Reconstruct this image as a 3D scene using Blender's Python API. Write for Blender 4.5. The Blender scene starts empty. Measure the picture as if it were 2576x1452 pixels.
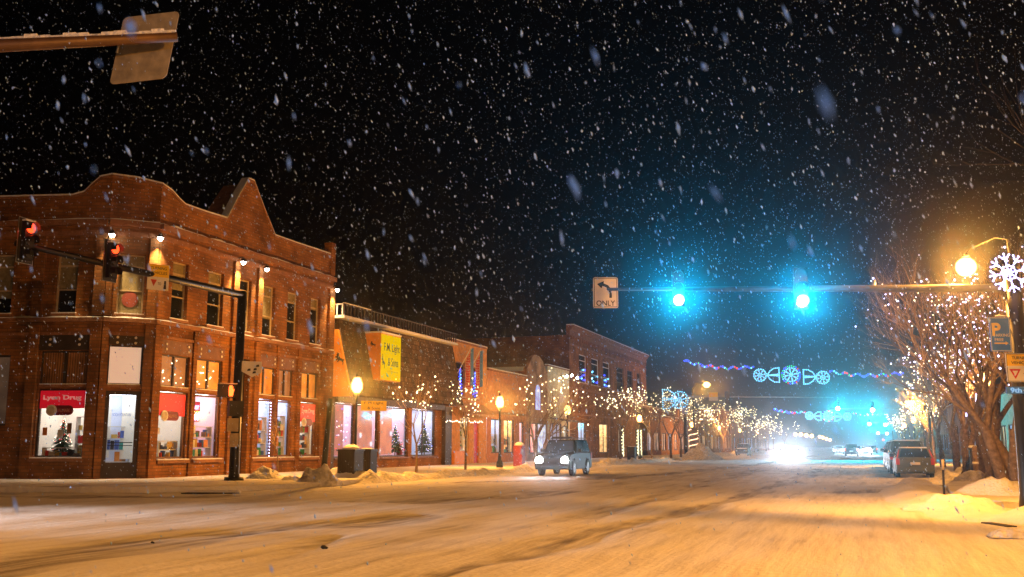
import bpy, math, random
import numpy as np
from mathutils import Vector, Matrix, noise as mnoise
R = math.radians
scene = bpy.context.scene
COL = scene.collection
rnd = random.Random(7)

# ------------------------------------------------------------------ camera
F, CX, CY, CAMH, VX, HY = 2450., 1288., 726., 1.5, 2185., 1121.      # in 2576-pixel units
TH = math.atan((HY-CY)/F)
PS = math.atan((VX-CX)*math.cos(TH)/F)
cd = bpy.data.cameras.new('camera'); cam = bpy.data.objects.new('camera', cd); COL.objects.link(cam)
cam.location = (0, 0, CAMH)
cam.rotation_euler = (R(90)+TH, 0, PS)
cd.sensor_width = 36; cd.lens = 36*F/2576
cd.clip_start = .1; cd.clip_end = 2000
cd.dof.use_dof = True; cd.dof.focus_distance = 38; cd.dof.aperture_fstop = 3.4
scene.camera = cam

# ------------------------------------------------------------------ world, exposure
w = bpy.data.worlds.new('World'); scene.world = w; w.use_nodes = True
wn = w.node_tree.nodes; bg = wn['Background']
skyt = wn.new('ShaderNodeTexSky'); skyt.sky_type = 'NISHITA'; skyt.sun_disc = False
skyt.sun_elevation = R(-4); skyt.sun_rotation = R(200)
w.node_tree.links.new(skyt.outputs[0], bg.inputs[0]); bg.inputs[1].default_value = .006
scene.view_settings.view_transform = 'Standard'; scene.view_settings.look = 'None'
scene.view_settings.exposure = 0; scene.view_settings.gamma = 1
scene.render.engine = 'CYCLES'
cy = scene.cycles
cy.max_bounces = 5; cy.diffuse_bounces = 2; cy.glossy_bounces = 2; cy.transmission_bounces = 3
cy.volume_bounces = 0; cy.transparent_max_bounces = 12
cy.sample_clamp_indirect = 2; cy.sample_clamp_direct = 0
cy.use_denoising = True; cy.caustics_reflective = False; cy.caustics_refractive = False
cy.use_adaptive_sampling = False

SODIUM = (1., .40, .06)
LK = 1.0
KS = 7.5       # sodium lamps
def point(name, loc, col, W, r=.12, parent=None, spot=None, aim=None, blend=.6):
    l = bpy.data.lights.new(name, 'SPOT' if spot else 'POINT')
    l.color = col; l.energy = W*LK*(KS if col == SODIUM else 1); l.shadow_soft_size = r
    if spot: l.spot_size = R(spot); l.spot_blend = blend
    o = bpy.data.objects.new(name, l); COL.objects.link(o); o.location = loc
    if aim is not None: o.rotation_euler = (Vector(aim)-Vector(loc)).to_track_quat('-Z', 'Y').to_euler()
    if parent is not None:
        o.parent = parent
        o.matrix_parent_inverse = Matrix.Translation(-Vector(parent.location))
    return o

# ------------------------------------------------------------------ where things stand
fwd = Vector((-math.sin(PS)*math.cos(TH), math.cos(PS)*math.cos(TH), math.sin(TH)))
rgt = Vector((math.cos(PS), math.sin(PS), 0)); upv = rgt.cross(fwd)
EYE = Vector((0, 0, CAMH))
def ray(x, y): return fwd*F + rgt*(x-CX) - upv*(y-CY)
def onZ(x, y, z=0): r = ray(x, y); return EYE + r*((z-CAMH)/r.z)
def onX(x, y, X): r = ray(x, y); return EYE + r*(X/r.x)
def onY(x, y, Y): r = ray(x, y); return EYE + r*(Y/r.y)

class Plane:
    """upright plane: origin (x, y), unit u to the right as seen from outside, n outward"""
    def __init__(s, o, u, n):
        s.o = Vector((o[0], o[1], 0)); s.u = Vector((u[0], u[1], 0)).normalized(); s.n = Vector((n[0], n[1], 0)).normalized()
    def p(s, u, z, d=0): return s.o + s.u*u + s.n*d + Vector((0, 0, z))
    def hit(s, x, y, d=0):
        r = ray(x, y); q = s.o + s.n*d; t = (q-EYE).dot(s.n)/r.dot(s.n); h = EYE + r*t
        return (h-s.o).dot(s.u), h.z

# ------------------------------------------------------------------ materials
def nmat(name):
    m = bpy.data.materials.new(name); m.use_nodes = True
    return m, m.node_tree.nodes, m.node_tree.links, m.node_tree.nodes['Principled BSDF']
def mat(name, c, rough=.7, metal=0, var=.25, scale=3., bump=0., bscale=20., spec=.4):
    m, n, l, b = nmat(name)
    b.inputs['Roughness'].default_value = rough; b.inputs['Metallic'].default_value = metal
    b.inputs['Specular IOR Level'].default_value = spec
    geo = n.new('ShaderNodeNewGeometry')
    t = n.new('ShaderNodeTexNoise'); t.inputs['Scale'].default_value = scale; t.inputs['Detail'].default_value = 5
    l.new(geo.outputs['Position'], t.inputs['Vector'])
    r = n.new('ShaderNodeValToRGB'); l.new(t.outputs['Fac'], r.inputs['Fac'])
    r.color_ramp.elements[0].position = .3; r.color_ramp.elements[1].position = .7
    r.color_ramp.elements[0].color = (*[x*(1-var) for x in c], 1); r.color_ramp.elements[1].color = (*[min(1, x*(1+var)) for x in c], 1)
    l.new(r.outputs[0], b.inputs['Base Color'])
    if bump:
        t2 = n.new('ShaderNodeTexNoise'); t2.inputs['Scale'].default_value = bscale; t2.inputs['Detail'].default_value = 6
        l.new(geo.outputs['Position'], t2.inputs['Vector'])
        bp = n.new('ShaderNodeBump'); bp.inputs['Strength'].default_value = bump; bp.inputs['Distance'].default_value = .1
        l.new(t2.outputs['Fac'], bp.inputs['Height']); l.new(bp.outputs[0], b.inputs['Normal'])
    return m
def brick(name, c1, c2, mortar, bw=.42, bh=.14, bump=.5, var=.5):
    m, n, l, b = nmat(name)
    b.inputs['Roughness'].default_value = .9; b.inputs['Specular IOR Level'].default_value = .2
    geo = n.new('ShaderNodeNewGeometry'); sx = n.new('ShaderNodeSeparateXYZ'); l.new(geo.outputs['Position'], sx.inputs[0])
    ma = n.new('ShaderNodeMath'); ma.operation = 'MULTIPLY_ADD'; ma.inputs[1].default_value = .8
    l.new(sx.outputs[0], ma.inputs[0]); l.new(sx.outputs[1], ma.inputs[2])
    cb = n.new('ShaderNodeCombineXYZ'); l.new(ma.outputs[0], cb.inputs[0]); l.new(sx.outputs[2], cb.inputs[1])
    t = n.new('ShaderNodeTexBrick'); t.inputs['Scale'].default_value = 1
    t.inputs['Brick Width'].default_value = bw; t.inputs['Row Height'].default_value = bh
    t.inputs['Mortar Size'].default_value = .014; t.inputs['Color1'].default_value = (*c1, 1); t.inputs['Color2'].default_value = (*c2, 1)
    t.inputs['Mortar'].default_value = (*mortar, 1); l.new(cb.outputs[0], t.inputs['Vector'])
    no = n.new('ShaderNodeTexNoise'); no.inputs['Scale'].default_value = .9; no.inputs['Detail'].default_value = 8
    l.new(geo.outputs['Position'], no.inputs['Vector'])
    mr = n.new('ShaderNodeMapRange'); mr.inputs['From Min'].default_value = .3; mr.inputs['From Max'].default_value = .7
    mr.inputs['To Min'].default_value = 1-var; mr.inputs['To Max'].default_value = 1+var; l.new(no.outputs['Fac'], mr.inputs[0])
    mx = n.new('ShaderNodeVectorMath'); mx.operation = 'SCALE'; l.new(t.outputs['Color'], mx.inputs[0]); l.new(mr.outputs[0], mx.inputs['Scale'])
    l.new(mx.outputs[0], b.inputs['Base Color'])
    bp = n.new('ShaderNodeBump'); bp.inputs['Strength'].default_value = bump; bp.inputs['Distance'].default_value = .03; bp.invert = True
    l.new(t.outputs['Fac'], bp.inputs['Height']); l.new(bp.outputs[0], b.inputs['Normal'])
    return m
def emit(name, c, s, sample=False):
    m = bpy.data.materials.new(name); m.use_nodes = True; n = m.node_tree.nodes; n.clear()
    e = n.new('ShaderNodeEmission'); o = n.new('ShaderNodeOutputMaterial')
    e.inputs[0].default_value = (*c, 1); e.inputs[1].default_value = s
    m.node_tree.links.new(e.outputs[0], o.inputs[0])
    m.cycles.emission_sampling = 'FRONT_BACK' if sample else 'NONE'
    return m
def lit(name, c, s, c2=None, scale=3.):
    """a lit inside wall of a shop seen through its window: paint colour plus a little emission"""
    m, n, l, b = nmat(name)
    t = n.new('ShaderNodeTexNoise'); t.inputs['Scale'].default_value = scale; t.inputs['Detail'].default_value = 3
    geo = n.new('ShaderNodeNewGeometry'); l.new(geo.outputs['Position'], t.inputs['Vector'])
    r = n.new('ShaderNodeValToRGB'); l.new(t.outputs['Fac'], r.inputs['Fac'])
    r.color_ramp.elements[0].position = .35; r.color_ramp.elements[1].position = .62
    r.color_ramp.elements[0].color = (*(c2 or [x*.5 for x in c]), 1); r.color_ramp.elements[1].color = (*c, 1)
    l.new(r.outputs[0], b.inputs['Base Color']); l.new(r.outputs[0], b.inputs['Emission Color'])
    b.inputs['Emission Strength'].default_value = s
    m.cycles.emission_sampling = 'NONE'
    return m
def glass(name, tint=(.9, .92, .95), refl=.1):
    m = bpy.data.materials.new(name); m.use_nodes = True; n = m.node_tree.nodes; n.clear(); l = m.node_tree.links
    t = n.new('ShaderNodeBsdfTransparent'); t.inputs[0].default_value = (*tint, 1)
    g = n.new('ShaderNodeBsdfGlossy'); g.inputs['Roughness'].default_value = .05
    mx = n.new('ShaderNodeMixShader'); mx.inputs[0].default_value = refl; o = n.new('ShaderNodeOutputMaterial')
    l.new(t.outputs[0], mx.inputs[1]); l.new(g.outputs[0], mx.inputs[2]); l.new(mx.outputs[0], o.inputs[0])
    return m

BRICK = brick('brick_red', (.27, .115, .035), (.18, .07, .022), (.13, .07, .03))
BRICKD = brick('brick_brown', (.24, .10, .035), (.17, .07, .025), (.12, .07, .04))
BRICKT = brick('brick_tan', (.42, .22, .11), (.35, .17, .09), (.3, .2, .13))
SHINGLE = brick('cedar_shingles', (.12, .078, .055), (.045, .032, .024), (.02, .015, .012), bw=.3, bh=.32, bump=1., var=.5)
STUCCO = mat('orange_stucco', (.55, .27, .10), .9, bump=.3, bscale=30)
STUCCOR = mat('rust_stucco', (.46, .19, .08), .9, bump=.3, bscale=30)
CREAM = mat('cream_stucco', (.62, .54, .34), .9, bump=.2)
STONE = mat('sandstone_trim', (.25, .115, .055), .85, bump=.4, bscale=12)
DARKWOOD = mat('dark_painted_wood', (.045, .032, .024), .6, bump=.1)
BROWNWOOD = mat('brown_painted_wood', (.16, .075, .035), .6, bump=.1)
TANWOOD = mat('tan_window_frame', (.42, .33, .2), .6)
WHITEP = mat('white_paint', (.7, .7, .68), .5, var=.08)
BLACKM = mat('black_metal', (.018, .018, .02), .45, .3, var=.4)
GREENM = mat('dark_green_metal', (.02, .03, .025), .45, .3, var=.4)
GALV = mat('galvanised_steel', (.35, .35, .34), .4, .8, var=.15)
GLASS = glass('window_glass')
DGLASS = mat('dark_window_glass', (.012, .014, .018), .08, 0, var=.4, scale=1.5, spec=.8)
BLIND = mat('yellowed_blind', (.20, .17, .09), .8, scale=8)
SNOWM = mat('snow', (.78, .78, .80), .85, var=.06, scale=1.5, bump=.6, bscale=14, spec=.2)
SNOWD = mat('dirty_snow', (.66, .64, .6), .9, var=.35, scale=5, bump=1., bscale=9, spec=.2)
BARK = mat('tree_bark', (.2, .14, .09), .95, var=.4, scale=9, bump=.8, bscale=25)
TWIG = mat('twig_bark', (.5, .36, .22), .95, var=.4, scale=9)
REDSIGN = mat('red_sign_paint', (.5, .012, .02), .5, var=.1)
REDPAINT = mat('red_paint', (.5, .03, .02), .5)
YELLOWP = mat('yellow_sign_paint', (.85, .55, .02), .5, var=.06)
ORANGEP = mat('orange_board', (.72, .27, .03), .6, var=.1)
BLUESIGN = mat('blue_sign_paint', (.06, .22, .8), .4, var=.1)
BLACKP = mat('black_paint', (.015, .015, .015), .6)
FIRN = mat('fir_needles', (.03, .07, .035), .9, var=.5, scale=10)
RUBBER = mat('tyre_rubber', (.02, .02, .02), .85)
CHROME = mat('alloy', (.5, .5, .5), .3, .9)
BINBLUE = mat('dark_blue_plastic', (.02, .03, .09), .5)
CURT = mat('pink_grey_curtain', (.55, .42, .42), .9)
def globe(name, c, s, k=.5):
    m = bpy.data.materials.new(name); m.use_nodes = True; n = m.node_tree.nodes; n.clear(); l = m.node_tree.links
    t = n.new('ShaderNodeBsdfTransparent'); e = n.new('ShaderNodeEmission'); e.inputs[0].default_value = (*c, 1); e.inputs[1].default_value = s
    mx = n.new('ShaderNodeMixShader'); mx.inputs[0].default_value = k; o = n.new('ShaderNodeOutputMaterial')
    l.new(t.outputs[0], mx.inputs[1]); l.new(e.outputs[0], mx.inputs[2]); l.new(mx.outputs[0], o.inputs[0]); m.cycles.emission_sampling = 'NONE'; return m
REDLIT = lit('backlit_red_board', (.75, .01, .03), .35, (.7, .01, .03)); LWHITE = emit('lamp_white', (1, .96, .88), 40)
LSOD = globe('sodium_globe', (1, .5, .14), 14, .3)
LSODF = emit('sodium_lamp_far', (1, .55, .16), 9)
LHEAD = emit('headlight_beam_white', (.93, .95, 1), 60)
LRED = emit('red_signal_lens', (1, .05, .01), 4.5)
LHAND = emit('orange_hand_lens', (1, .13, .02), 4.5)
LGRN = emit('green_signal_lens', (.55, 1, .95), 30)
LTAIL = emit('tail_light_red', (1, .06, .03), 2.2)
BW = emit('bulb_warm_white', (1, .86, .6), 5)
BWF = emit('bulb_warm_far', (1, .9, .5), 3.2)
BC = emit('bulb_cool_white', (.6, .6, 1), 7)
BBLUE = emit('bulb_blue', (.03, .06, 1), 5)
BCYAN = emit('bulb_ice_blue', (.16, .62, 1), 3.2)
BGRN = emit('bulb_green', (.02, .9, .3), 2)
BRED = emit('bulb_red', (1, .04, .03), 3)
BLAV = emit('tube_lavender', (.55, .5, 1), 6)
PANELW = emit('ceiling_light_panel', (1, .93, .85), 9, True)
PANELB = emit('cool_ceiling_light_panel', (.8, .87, 1), 8, True)
NEONP = emit('pink_neon', (1, .35, .85), 5)
NEONO = emit('orange_neon', (1, .3, .02), 3)
WALLW = lit('shop_wall_white', (.85, .8, .7), .22, (.75, .7, .6), .7)
WALLP = lit('shop_wall_pink', (.9, .62, .72), .25, (.8, .55, .66), .7)
WALLB = lit('shop_wall_cool', (.66, .74, .92), .22, (.58, .66, .88), .7)
WALLY = lit('shop_wall_amber', (.95, .66, .3), .7, (.6, .36, .12))
WALLD = lit('upstairs_room_dim', (.5, .33, .2), .35, (.3, .18, .1))
FLOORI = mat('shop_floor', (.3, .24, .18), .6)
GOODS = [mat('goods_'+k, c, .6, var=.2) for k, c in dict(red=(.6, .05, .04), green=(.05, .3, .08), gold=(.6, .4, .08), white=(.8, .78, .72), blue=(.06, .12, .45), brown=(.25, .13, .06), dark=(.04, .04, .05), orange=(.75, .28, .05), teal=(.05, .35, .35)).items()]

# ------------------------------------------------------------------ mesh builder
class MB:
    def __init__(s): s.v = []; s.f = []; s.m = []; s.mats = []; s.sm = []
    def mi(s, m):
        if m not in s.mats: s.mats.append(m)
        return s.mats.index(m)
    def face(s, pts, m, smooth=False):
        b = len(s.v); s.v += [tuple(p) for p in pts]; s.f.append(tuple(range(b, b+len(pts)))); s.m.append(s.mi(m)); s.sm.append(smooth)
    def faces(s, pts, fs, m, smooth=False):
        b = len(s.v); s.v += [tuple(p) for p in pts]; k = s.mi(m)
        for f in fs: s.f.append(tuple(b+i for i in f)); s.m.append(k); s.sm.append(smooth)
        return s
    def hexa(s, a, m):       # 8 points: bottom 4, top 4
        return s.faces(a, [(0, 3, 2, 1), (4, 5, 6, 7), (0, 1, 5, 4), (1, 2, 6, 5), (2, 3, 7, 6), (3, 0, 4, 7)], m)
    def box(s, x0, x1, y0, y1, z0, z1, m):
        return s.hexa([(x0, y0, z0), (x1, y0, z0), (x1, y1, z0), (x0, y1, z0), (x0, y0, z1), (x1, y0, z1), (x1, y1, z1), (x0, y1, z1)], m)
    def pbox(s, P, u0, u1, z0, z1, d0, d1, m):
        q = [P.p(u0, z0, d0), P.p(u1, z0, d0), P.p(u1, z0, d1), P.p(u0, z0, d1)]
        return s.hexa(q+[p+Vector((0, 0, z1-z0)) for p in q], m)
    def pprism(s, P, pts, d0, d1, m):      # polygon (u, z) in plane P, extruded d0..d1
        n = len(pts); a = [P.p(u, z, d1) for u, z in pts]; b = [P.p(u, z, d0) for u, z in pts]
        fs = [tuple(range(n)), tuple(range(2*n-1, n-1, -1))]+[(i, i+n, (i+1) % n+n, (i+1) % n) for i in range(n)]
        return s.faces(a+b, fs, m)
    def tube(s, path, r, m, seg=8, cap=True, smooth=True):
        path = [Vector(p) for p in path]; n = len(path)
        rr = r if isinstance(r, (list, tuple)) else [r]*n
        vs = []
        for i, p in enumerate(path):
            t = (path[min(i+1, n-1)]-path[max(i-1, 0)]).normalized()
            a = t.cross(Vector((0, 0, 1)) if abs(t.z) < .95 else Vector((1, 0, 0))).normalized(); b = t.cross(a)
            vs += [p+(a*math.cos(2*math.pi*k/seg)+b*math.sin(2*math.pi*k/seg))*rr[i] for k in range(seg)]
        fs = [(i*seg+k, i*seg+(k+1) % seg, (i+1)*seg+(k+1) % seg, (i+1)*seg+k) for i in range(n-1) for k in range(seg)]
        if cap: fs += [tuple(range(seg-1, -1, -1)), tuple(range((n-1)*seg, n*seg))]
        return s.faces(vs, fs, m, smooth)
    def lathe(s, c, prof, m, seg=12):
        vs = []; c = Vector(c)
        for r, z in prof: vs += [c+Vector((r*math.cos(2*math.pi*k/seg), r*math.sin(2*math.pi*k/seg), z)) for k in range(seg)]
        n = len(prof)
        fs = [(i*seg+k, i*seg+(k+1) % seg, (i+1)*seg+(k+1) % seg, (i+1)*seg+k) for i in range(n-1) for k in range(seg)]
        fs += [tuple(range(seg-1, -1, -1)), tuple(range((n-1)*seg, n*seg))]
        return s.faces(vs, fs, m, True)
    def ball(s, c, r, m, sq=1.):
        c = Vector(c); vs = []; 
        for ph in (-60, 0, 60):
            for k in range(6): vs.append(c+Vector((math.cos(R(ph))*math.cos(k*math.pi/3), math.cos(R(ph))*math.sin(k*math.pi/3), math.sin(R(ph))*sq))*r)
        vs += [c-Vector((0, 0, r*sq)), c+Vector((0, 0, r*sq))]
        fs = [(j*6+k, j*6+(k+1) % 6, (j+1)*6+(k+1) % 6, (j+1)*6+k) for j in (0, 1) for k in range(6)]
        fs += [(18, (k+1) % 6, k) for k in range(6)]+[(19, 12+k, 12+(k+1) % 6) for k in range(6)]
        return s.faces(vs, fs, m, True)
    def octa(s, c, r, m):
        x, y, z = c
        return s.faces([(x+r, y, z), (x, y+r, z), (x-r, y, z), (x, y-r, z), (x, y, z+r), (x, y, z-r)], [(0, 1, 4), (1, 2, 4), (2, 3, 4), (3, 0, 4), (1, 0, 5), (2, 1, 5), (3, 2, 5), (0, 3, 5)], m)
    def disc(s, c, n, r, m, depth=.03, seg=16):
        n = Vector(n).normalized(); return s.tube([Vector(c), Vector(c)+n*depth], r, m, seg, smooth=False)
    def build(s, name, parent=None, base=None, bevel=0):
        off = Vector(base) if base is not None else (rootloc(parent) if parent else Vector((0, 0, 0)))
        me = bpy.data.meshes.new(name)
        me.from_pydata([(x-off.x, y-off.y, z-off.z) for x, y, z in s.v], [], s.f)
        for m in s.mats: me.materials.append(m)
        me.polygons.foreach_set('material_index', s.m); me.polygons.foreach_set('use_smooth', s.sm)
        me.update()
        o = bpy.data.objects.new(name, me); COL.objects.link(o)
        if parent: o.parent = parent
        elif base is not None: o.location = base
        if bevel:
            b = o.modifiers.new('bevel', 'BEVEL'); b.width = bevel; b.segments = 2; b.limit_method = 'ANGLE'
        return o
def rootloc(o):
    v = Vector(o.location)
    while o.parent: o = o.parent; v += Vector(o.location)
    return v
def tag(o, label, cat, group=None, kind=None):
    if label: o['label'] = label
    if cat: o['category'] = cat
    if group: o['group'] = group
    if kind: o['kind'] = kind
    return o
def thing(name, label, cat, loc, group=None, rz=0):
    o = bpy.data.objects.new(name, None); COL.objects.link(o); o.location = loc; o.rotation_euler = (0, 0, rz)
    o.empty_display_size = .3
    return tag(o, label, cat, group)
def copy_tree(o, parent=None):
    c = o.copy(); COL.objects.link(c); c.parent = parent
    for ch in list(o.children):
        copy_tree(ch, c)
    return c
def lettering(s, P, uc, zc, wd, ht, d, m, parent, name='lettering', bold=0., shear=0):
    cu = bpy.data.curves.new('t', 'FONT'); cu.body = s; cu.align_x = 'CENTER'; cu.align_y = 'CENTER'; cu.extrude = .01; cu.offset = bold; cu.shear = shear
    ob = bpy.data.objects.new('t', cu); COL.objects.link(ob)
    dg = bpy.context.evaluated_depsgraph_get(); me = bpy.data.meshes.new_from_object(ob.evaluated_get(dg))
    bpy.data.objects.remove(ob); me.name = name
    co = np.empty(len(me.vertices)*3); me.vertices.foreach_get('co', co); co = co.reshape(-1, 3)
    mn, mx = co.min(0), co.max(0); c = (mn+mx)/2; sx = wd/(mx[0]-mn[0]); sy = ht/(mx[1]-mn[1])
    off = rootloc(parent)
    out = [P.p(uc+(x-c[0])*sx, zc+(y-c[1])*sy, d+(.004 if z > 0 else -.002))-off for x, y, z in co]
    me.vertices.foreach_set('co', [k for p in out for k in p]); me.materials.clear(); me.materials.append(m); me.update()
    o = bpy.data.objects.new(name, me); COL.objects.link(o); o.parent = parent
    return o

def wall(mb, P, u0, u1, z0, z1, ops, m, rev=.35, mrev=None):
    """a wall face with rectangular openings (u0,u1,z0,z1) and their reveals"""
    us = sorted({u0, u1, *[k for o in ops for k in o[:2]]}); zs = sorted({z0, z1, *[k for o in ops for k in o[2:4]]})
    us = [k for k in us if u0 <= k <= u1]; zs = [k for k in zs if z0 <= k <= z1]
    for a, b in zip(us, us[1:]):
        for c, d in zip(zs, zs[1:]):
            uc, zc = (a+b)/2, (c+d)/2
            if any(o[0] < uc < o[1] and o[2] < zc < o[3] for o in ops): continue
            mb.face([P.p(a, c), P.p(b, c), P.p(b, d), P.p(a, d)], m)
    for a, b, c, d in ops:
        q = [(a, c), (b, c), (b, d), (a, d)]
        for i in range(4):
            p, r = q[i], q[(i+1) % 4]
            mb.face([P.p(*p), P.p(*p, -rev), P.p(*r, -rev), P.p(*r)], mrev or m)

def frame_rect(mb, P, u0, u1, z0, z1, w, d0, d1, m):
    mb.pbox(P, u0, u1, z0, z0+w, d0, d1, m); mb.pbox(P, u0, u1, z1-w, z1, d0, d1, m)
    mb.pbox(P, u0, u0+w, z0+w, z1-w, d0, d1, m); mb.pbox(P, u1-w, u1, z0+w, z1-w, d0, d1, m)

def sash_window(P, u0, u1, z0, z1, root, d=-.2, blind=.0, trans=True, fm=None, dark=DGLASS, glow=None):
    fm = fm or TANWOOD
    mb = MB(); frame_rect(mb, P, u0, u1, z0, z1, .07, d-.05, d+.03, fm)
    zt = z1-(z1-z0)*.2 if trans else z1-.07
    if trans: mb.pbox(P, u0+.07, u1-.07, zt-.05, zt+.03, d-.04, d+.02, fm)
    zm = (z0+zt)/2; mb.pbox(P, u0+.07, u1-.07, zm-.03, zm+.03, d-.04, d+.025, fm)
    wdw = mb.build('window', root)
    g = MB(); g.face([P.p(u0+.05, z0+.05, d-.02), P.p(u1-.05, z0+.05, d-.02), P.p(u1-.05, z1-.05, d-.02), P.p(u0+.05, z1-.05, d-.02)], dark)
    g.build('pane', wdw)
    if blind:
        g = MB(); zb = z1-.07-(z1-z0)*blind
        g.face([P.p(u0+.08, zb, d-.012), P.p(u1-.08, zb, d-.012), P.p(u1-.08, z1-.08, d-.012), P.p(u0+.08, z1-.08, d-.012)], glow or BLIND); g.build('blind', wdw)
    s = MB(); s.pbox(P, u0-.08, u1+.08, z0-.1, z0, -.25, .08, STONE); s.pbox(P, u0-.06, u1+.06, z0+.002, z0+.05, -.15, .06, SNOWM); s.build('window_sill', wdw)
    return wdw

def shop_window(P, u0, u1, z0, z1, root, wallm=WALLW, panel=PANELW, fm=DARKWOOD, depth=1.6, name='shop_window', mull=(), d=-.15, fw=.08):
    mb = MB(); frame_rect(mb, P, u0, u1, z0, z1, fw, d-.06, d+.04, fm)
    for f in mull: um = u0+(u1-u0)*f; mb.pbox(P, um-.035, um+.035, z0+fw, z1-fw, d-.05, d+.03, fm)
    wdw = mb.build(name, root)
    g = MB(); g.face([P.p(u0+.05, z0+.05, d-.01), P.p(u1-.05, z0+.05, d-.01), P.p(u1-.05, z1-.05, d-.01), P.p(u0+.05, z1-.05, d-.01)], GLASS); g.build('pane', wdw)
    i = MB(); a, b, c, e, bk = u0-.12, u1+.12, z0-.02, z1+.12, -depth
    dd = d-.21
    i.face([P.p(a, c, bk), P.p(b, c, bk), P.p(b, e, bk), P.p(a, e, bk)], wallm)
    i.face([P.p(a, c, dd), P.p(a, c, bk), P.p(a, e, bk), P.p(a, e, dd)], wallm); i.face([P.p(b, c, bk), P.p(b, c, dd), P.p(b, e, dd), P.p(b, e, bk)], wallm)
    i.face([P.p(a, c, dd), P.p(b, c, dd), P.p(b, c, bk), P.p(a, c, bk)], FLOORI); i.face([P.p(a, e, bk), P.p(b, e, bk), P.p(b, e, dd), P.p(a, e, dd)], wallm)
    if panel: i.pbox(P, u0+.15, u1-.15, e-.07, e-.03, bk+.3, dd-.15, panel)
    i.build('interior', wdw)
    return wdw

def goods_shelf(P, u0, u1, z0, z1, label, d=-1.3, n=4, seed=1, group='shelves of goods in the lit shop windows'):
    rg = random.Random(seed); c = P.p((u0+u1)/2, z0, d)
    t = thing('display_shelf', label, 'shelf', c, group)
    mb = MB(); mb.pbox(P, u0, u0+.04, z0, z1, d-.15, d+.15, WHITEP); mb.pbox(P, u1-.04, u1, z0, z1, d-.15, d+.15, WHITEP)
    gm = MB()
    for k in range(n+1):
        z = z0+(z1-z0)*k/n-.03; mb.pbox(P, u0+.04, u1-.04, z, z+.03, d-.15, d+.15, WHITEP)
        if k == n: continue
        u = u0+.07
        while u < u1-.15:
            w_ = rg.uniform(.07, .24); h = rg.uniform(.12, (z1-z0)/n*.88)
            if rg.random() < .85: gm.pbox(P, u, u+w_, z+.032, z+.032+h, d-.1, d+rg.uniform(0, .12), rg.choice(GOODS))
            u += w_+.02
    mb.build('shelf_frame', t); gm.build('goods', t)
    return t

def xmas_tree(c, h, label, bulbs=(BW,), seed=3, snow=False):
    rg = random.Random(seed); c = Vector(c); t = thing('christmas_tree', label, 'christmas tree', c)
    mb = MB(); n = 14
    for i in range(n):
        z = h*(.15+.85*i/n); r = h*.3*(1-i/n)+.03
        for k in range(16):
            a = 2*math.pi*(k+rg.random())/16; rr = r*rg.uniform(.55, 1.2); dz = -h*rg.uniform(.02, .08)
            p0 = c+Vector((0, 0, z+h*.06)); p1 = c+Vector((math.cos(a-.22)*rr, math.sin(a-.22)*rr, z+dz)); p2 = c+Vector((math.cos(a+.22)*rr, math.sin(a+.22)*rr, z+dz+.02))
            mb.face([p0, p1, p2], FIRN)
    mb.build('foliage', t)
    s = MB(); s.tube([c, c+Vector((0, 0, h*.95))], [.04, .01], BARK, 6); s.build('trunk', t)
    b = MB()
    for k in range(70):
        z = h*rg.uniform(.15, 1); r = h*.3*(1-(z/h-.15)/.85)+.02; a = rg.uniform(0, 6.28)
        b.octa(c+Vector((math.cos(a)*r, math.sin(a)*r, z)), .022 if h < 2.4 else .04, rg.choice(bulbs))
    b.build('light_string', t)
    return t

RIDER = [(0, .62), (.06, .70), (.13, .66), (.17, .74), (.12, .80), (.20, .88), (.14, 1.0), (.19, .98), (.26, .86), (.30, .92), (.36, .90), (.38, .82), (.34, .76), (.40, .66), (.47, .60), (.52, .52), (.66, .50), (.78, .42), (.90, .44), (1.0, .34), (.92, .36), (.84, .30), (.86, .14), (.80, 0), (.76, .02), (.78, .18), (.70, .28), (.58, .32), (.44, .36), (.38, .30), (.24, .22), (.20, .26), (.32, .38), (.24, .42), (.10, .36), (.04, .42), (.20, .50), (.16, .58), (.06, .56)]
def rider(P, uc, zc, wd, ht, d, parent, flip=False):
    pts = [(uc+(-1 if flip else 1)*(x-.5)*wd, zc+(y-.5)*ht) for x, y in RIDER]
    if flip: pts = pts[::-1]
    MB().pprism(P, pts, d, d+.012, BLACKP).build('rider_emblem', parent)

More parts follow.
